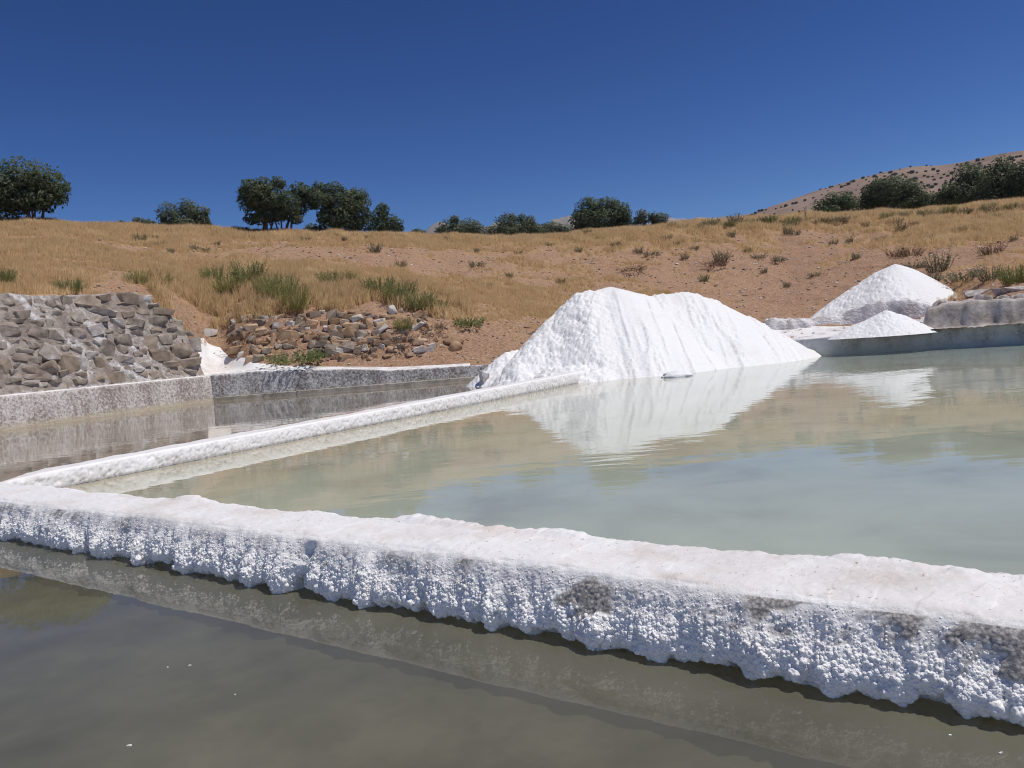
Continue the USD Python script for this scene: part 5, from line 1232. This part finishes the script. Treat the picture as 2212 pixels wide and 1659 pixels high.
plant("grey_weed", 2015, 612, 26, "small pale bush low against the right flank of the pointed heap", 1.3, "bush", "bush")
plant("dry_twig_bush", 2143, 550, 32, "dark leafless twig bush high on the right slope", 1.2, "bush", "bush")
plant("dry_twig_bush", 1968, 553, 26, "dark twiggy bush on the crumbling bank above the pointed heap", 1.3, "bush", "bush")
plant("dry_twig_bush", 1935, 556, 24, "brown twig bush left of the dark one above the pointed heap", 1.3, "bush", "bush")
plant("grey_weed", 1590, 486, 28, "tall thin dry shrub breaking the skyline left of the bare hill's foot", 1.0, "shrub", "shrub")
plant("dry_twig_bush", 1545, 578, 22, "dark dry bush in the hollow of the middle slope", 2.0, "bush", "bush")
plant("dry_twig_bush", 1368, 586, 16, "dark dry brush lying along the middle slope", 3.0, "bush", "bush")
plant("grey_weed_b", 1408, 553, 18, "grey bush near the top of the middle slope", 1.5, "bush", "bush")
plant("dry_twig_bush", 870, 742, 22, "brown dry brush among the lower rubble stones", 2.2, "bush", "bush")
plant("dry_twig_bush", 800, 750, 22, "brown dry brush at the foot of the rubble left of the lower white stones", 1.8, "bush", "bush")
plant("dry_twig_bush", 935, 712, 20, "reddish dry brush at the right end of the rubble", 2.4, "bush", "bush")
plant("dry_twig_bush", 520, 735, 18, "reddish dry brush at the left end of the rubble", 2.2, "bush", "bush")
SMALL = [(865, 580, 18), (1031, 577, 18), (1213, 614, 14), (1682, 566, 18), (1520, 608, 16), (1640, 560, 16), (1559, 568, 26), (1330, 532, 14), (1268, 508, 14), (1438, 520, 16), (1452, 495, 14), (1709, 492, 20), (1703, 506, 16), (1718, 508, 14), (1580, 512, 14), (1544, 488, 20), (1516, 495, 16), (1815, 482, 18),
         (1947, 500, 18), (1936, 484, 16), (1975, 492, 14), (1800, 528, 14), (1835, 524, 12), (2050, 478, 12), (2080, 500, 12), (2105, 492, 12), (1870, 490, 12), (1460, 530, 12), (1380, 548, 14), (1615, 545, 12), (1850, 560, 14), (1760, 598, 14), (1700, 620, 12), (440, 545, 16), (420, 540, 12), (330, 520, 16), (305, 522, 18), (345, 534, 16), (370, 548, 12),
         (180, 545, 10), (225, 548, 12), (120, 520, 10), (470, 530, 10), (660, 520, 12), (810, 545, 20), (540, 510, 14), (745, 520, 10), (1120, 548, 10), (1030, 545, 10), (1190, 530, 10), (1250, 545, 12), (1300, 520, 12), (1100, 600, 12), (870, 632, 14), (1060, 620, 10), (1150, 660, 10), (1480, 560, 14), (1500, 540, 12), (1650, 590, 12), (1900, 520, 12), (2010, 520, 14), (2160, 470, 14), (2190, 520, 12)]
for k, (px, py, hp) in enumerate(SMALL):
    plant(("grey_weed", "grey_weed_b")[k % 2], px, py, hp * 1.15, "small grey green tuft, one of many dotting the dry slope", 1.2, "grass_tuft", "tuft", "grey green tufts dotting the slope")
HEDGE = [(x, y) for x, y in zip(np.linspace(1480, 1840, 26), np.interp(np.linspace(1480, 1840, 26), [1480, 1600, 1700, 1840], [492, 480, 477, 474]))] + [(x, np.interp(x, [1900, 2000, 2212], [468, 462, 444])) for x in np.linspace(1890, 2230, 24)]
for k, (px, py) in enumerate(HEDGE):
    plant(("grey_weed", "tall_green_weed_b", "grey_weed_b")[k % 3], px + rng.uniform(-6, 6), py + 5 + rng.uniform(-2, 3), rng.uniform(8, 19), "low sage green bush in the line along the right half of the crest", 1.5, "crest_bush", "bush", "low bushes along the crest")
for k, px in enumerate(np.concatenate([np.linspace(600, 1230, 20), np.linspace(20, 480, 10)])):
    plant("grey_weed_b", px, float(np.interp(px, [0, 300, 700, 1000, 1250], [496, 502, 511, 519, 512])), rng.uniform(6, 11), "tiny grey bush along the left half of the skyline", 1.8, "skyline_bush", "bush", "tiny bushes along the left skyline")

# a thin dead stalk near the foot of the bare hill
P = on_ground(1741, 478); s = ((P - EYE) @ FW) / FPX
t = thing("dead_stalk", "thin dark dead stalk standing alone on the crest before the bare hill", "dead plant", P)
obj("stem", tube(np.array([P + [0, 0, -0.1], P + [0.03, 0, 12 * s], P + [-0.05, 0, 24 * s], P + [0.02, 0, 32 * s]]), np.array([0.05, 0.045, 0.04, 0.02]), 5), M["dead_wood"], t)
obj("twigs", join([tube(np.array([P + [0, 0, h * s], P + [dx * s * 0.6, 0.05, (h + 3) * s], P + [dx * s, 0.1, (h + 7) * s]]), np.array([0.03, 0.02, 0.01]), 4) for h, dx in ((14, 5), (18, -5), (22, 5), (26, -4), (27, 4), (10, -4))]), M["dead_wood"], t)

# ------------------------------------------------------------------ dry grass over the hillside, loose pebbles
def tuft(seed, n=26, h=0.34, spread=0.20):
    r = np.random.default_rng(seed); out = []
    for _ in range(n):
        a = r.uniform(0, 6.28); b = np.array([math.cos(a), math.sin(a), 0]) * spread * math.sqrt(r.random()); hh = h * r.uniform(0.5, 1.15)
        lean = np.array([r.normal() * 0.22, r.normal() * 0.22, 0]) * hh; wd = 0.009
        sd_ = np.array([-math.sin(a + r.normal()), math.cos(a + r.normal()), 0]) * wd
        out.append((np.array([b - sd_ - [0, 0, .03], b + sd_ - [0, 0, .03], b + lean * 0.5 + sd_ * 0.8 + [0, 0, hh * 0.55], b + lean * 0.5 - sd_ * 0.8 + [0, 0, hh * 0.55], b + lean * 1.3 + [0, 0, hh]]), np.array([[0, 1, 2], [0, 2, 3], [3, 2, 4]])))
    return join(out)


r_ = np.random.default_rng(17)
N_ = 330000
a_ = r_.uniform(float(azim(-260)), float(azim(2500)), N_); d_ = 28 + 74 * r_.random(N_) ** 1.25
x_, y_ = np.sin(a_) * d_, np.cos(a_) * d_
wr_ = wall_range(a_); cv = cover(x_, y_)
pxx, pyy = to_px(np.stack([x_, y_, ground(x_, y_)], 1))
ok = (d_ > wr_ + np.interp(pxx, [300, 345, 470, 500, 1000], [3.9, 1.7, 1.9, 3.0, 3.6])) & (r_.random(N_) < np.clip((cv - 0.12) * 1.2, 0, 1) ** 1.5)
pxx, pyy = to_px(np.stack([x_, y_, ground(x_, y_)], 1))
ok &= ~((pxx > 470) & (pxx < 1010) & (pyy > 690)) & ~((pxx > 1620) & (d_ < wr_ + 15)) & ~((pxx > 1180) & (d_ < wr_ + 5))
x_, y_, cv = x_[ok][:170000], y_[ok][:170000], cv[ok][:170000]
instancer("dry_grass", [(tuft(k), M["straw"], False) for k in range(5)], np.stack([x_, y_, ground(x_, y_)], 1), r_.uniform(0, 6.28, len(x_)), r_.uniform(0.45, 1.05, len(x_)) * (0.5 + 0.55 * cv) * np.clip(np.hypot(x_, y_) / 48, 0.85, 1.8), r_.integers(0, 5, len(x_)),
          up_normals=True, kind="stuff", label="golden dry grass covering the hillside")
N_ = 5200
a_ = r_.uniform(float(azim(335)), float(azim(1010)), N_); d_ = wall_range(a_) + r_.uniform(2.2, 12, N_); x_, y_ = np.sin(a_) * d_, np.cos(a_) * d_
pxx, pyy = to_px(np.stack([x_, y_, ground(x_, y_)], 1))
ok = (pyy > 596 + 22 * (pxx > 700)) & (pyy < np.interp(pxx, [335, 440, 470, 560, 700, 850, 960, 1010], [690, 745, 715, 688, 672, 664, 690, 700])) & (fb(x_, y_, 0.8, 44, 3) > 0.46)
x_, y_ = x_[ok], y_[ok]
instancer("tall_dry_grass", [(tuft(20 + k, 34, 0.6, 0.22), M["straw"], False) for k in range(4)], np.stack([x_, y_, ground(x_, y_)], 1), r_.uniform(0, 6.28, len(x_)), r_.uniform(0.6, 1.15, len(x_)), r_.integers(0, 4, len(x_)),
          up_normals=True, kind="stuff", label="taller pale straw growing among the green weeds above the rubble")
N_ = 9000
a_ = r_.uniform(float(azim(-200)), float(azim(2450)), N_); d_ = 30 + 60 * r_.random(N_) ** 1.4; x_, y_ = np.sin(a_) * d_, np.cos(a_) * d_
ok = (d_ > wall_range(a_) + 0.7) & (r_.random(N_) < np.clip(1.1 - cover(x_, y_), 0.05, 1))
x_, y_ = x_[ok], y_[ok]
instancer("loose_stones", [(lump(1, 0.9, 0.6, 700 + k, 1, 0.9), M[("stone_tan", "stone_brown", "stone_white")[k % 3]], False) for k in range(6)], np.stack([x_, y_, ground(x_, y_) + 0.02], 1), r_.uniform(0, 6.28, len(x_)),
          (0.05 + 0.16 * r_.random(len(x_)) ** 3) * np.clip(np.hypot(x_, y_) / 45, 0.9, 1.6), r_.integers(0, 6, len(x_)), kind="stuff", label="small loose stones scattered over the bare earth")

# little flakes of salt floating on the front pool
for k, (px, py) in enumerate([(362, 1441), (410, 1437), (508, 1500), (2053, 1588), (2163, 1626), (280, 1610)]):
    P = at_z(px, py, 0.002); n = 7; th = np.sort(rng.uniform(0, 6.28, n)); rr = rng.uniform(0.5, 1, n) * rng.uniform(0.004, 0.009)
    top = np.stack([np.cos(th) * rr * 1.6, np.sin(th) * rr, np.full(n, 0.0015)], 1); bot = top - [0, 0, 0.003]
    v = np.vstack([top, bot, [[0, 0, 0.002], [0, 0, -0.002]]]) + P
    f = [(i, (i + 1) % n, 2 * n) for i in range(n)] + [((i + 1) % n + n, i + n, 2 * n + 1) for i in range(n)] + [(i, i + n, (i + 1) % n + n) for i in range(n)] + [(i, (i + 1) % n + n, (i + 1) % n) for i in range(n)]
    setdata(obj("salt_flake", (v, np.array(f)), M["salt_blob"]), "tiny white salt flake floating on the dark front pool", "salt flake", "salt flakes floating on the front pool")

# ------------------------------------------------------------------ the air: thin haze between here and the far hills
M["haze"] = usdkit.material(stage, "/World/Looks/haze", {"v": ("principled_volume", {"color": (0.60, 0.74, 1.0), "density": HAZE, "anisotropy": 0.2})}, [], volume="v.volume")
hz = trimesh.creation.box(extents=(9400, 9400, 720 + 62)); hz.apply_translation([0, 0, 720 / 2 - 31])
obj("haze", hz, M["haze"], kind="stuff", label="thin bluish haze over the distance")
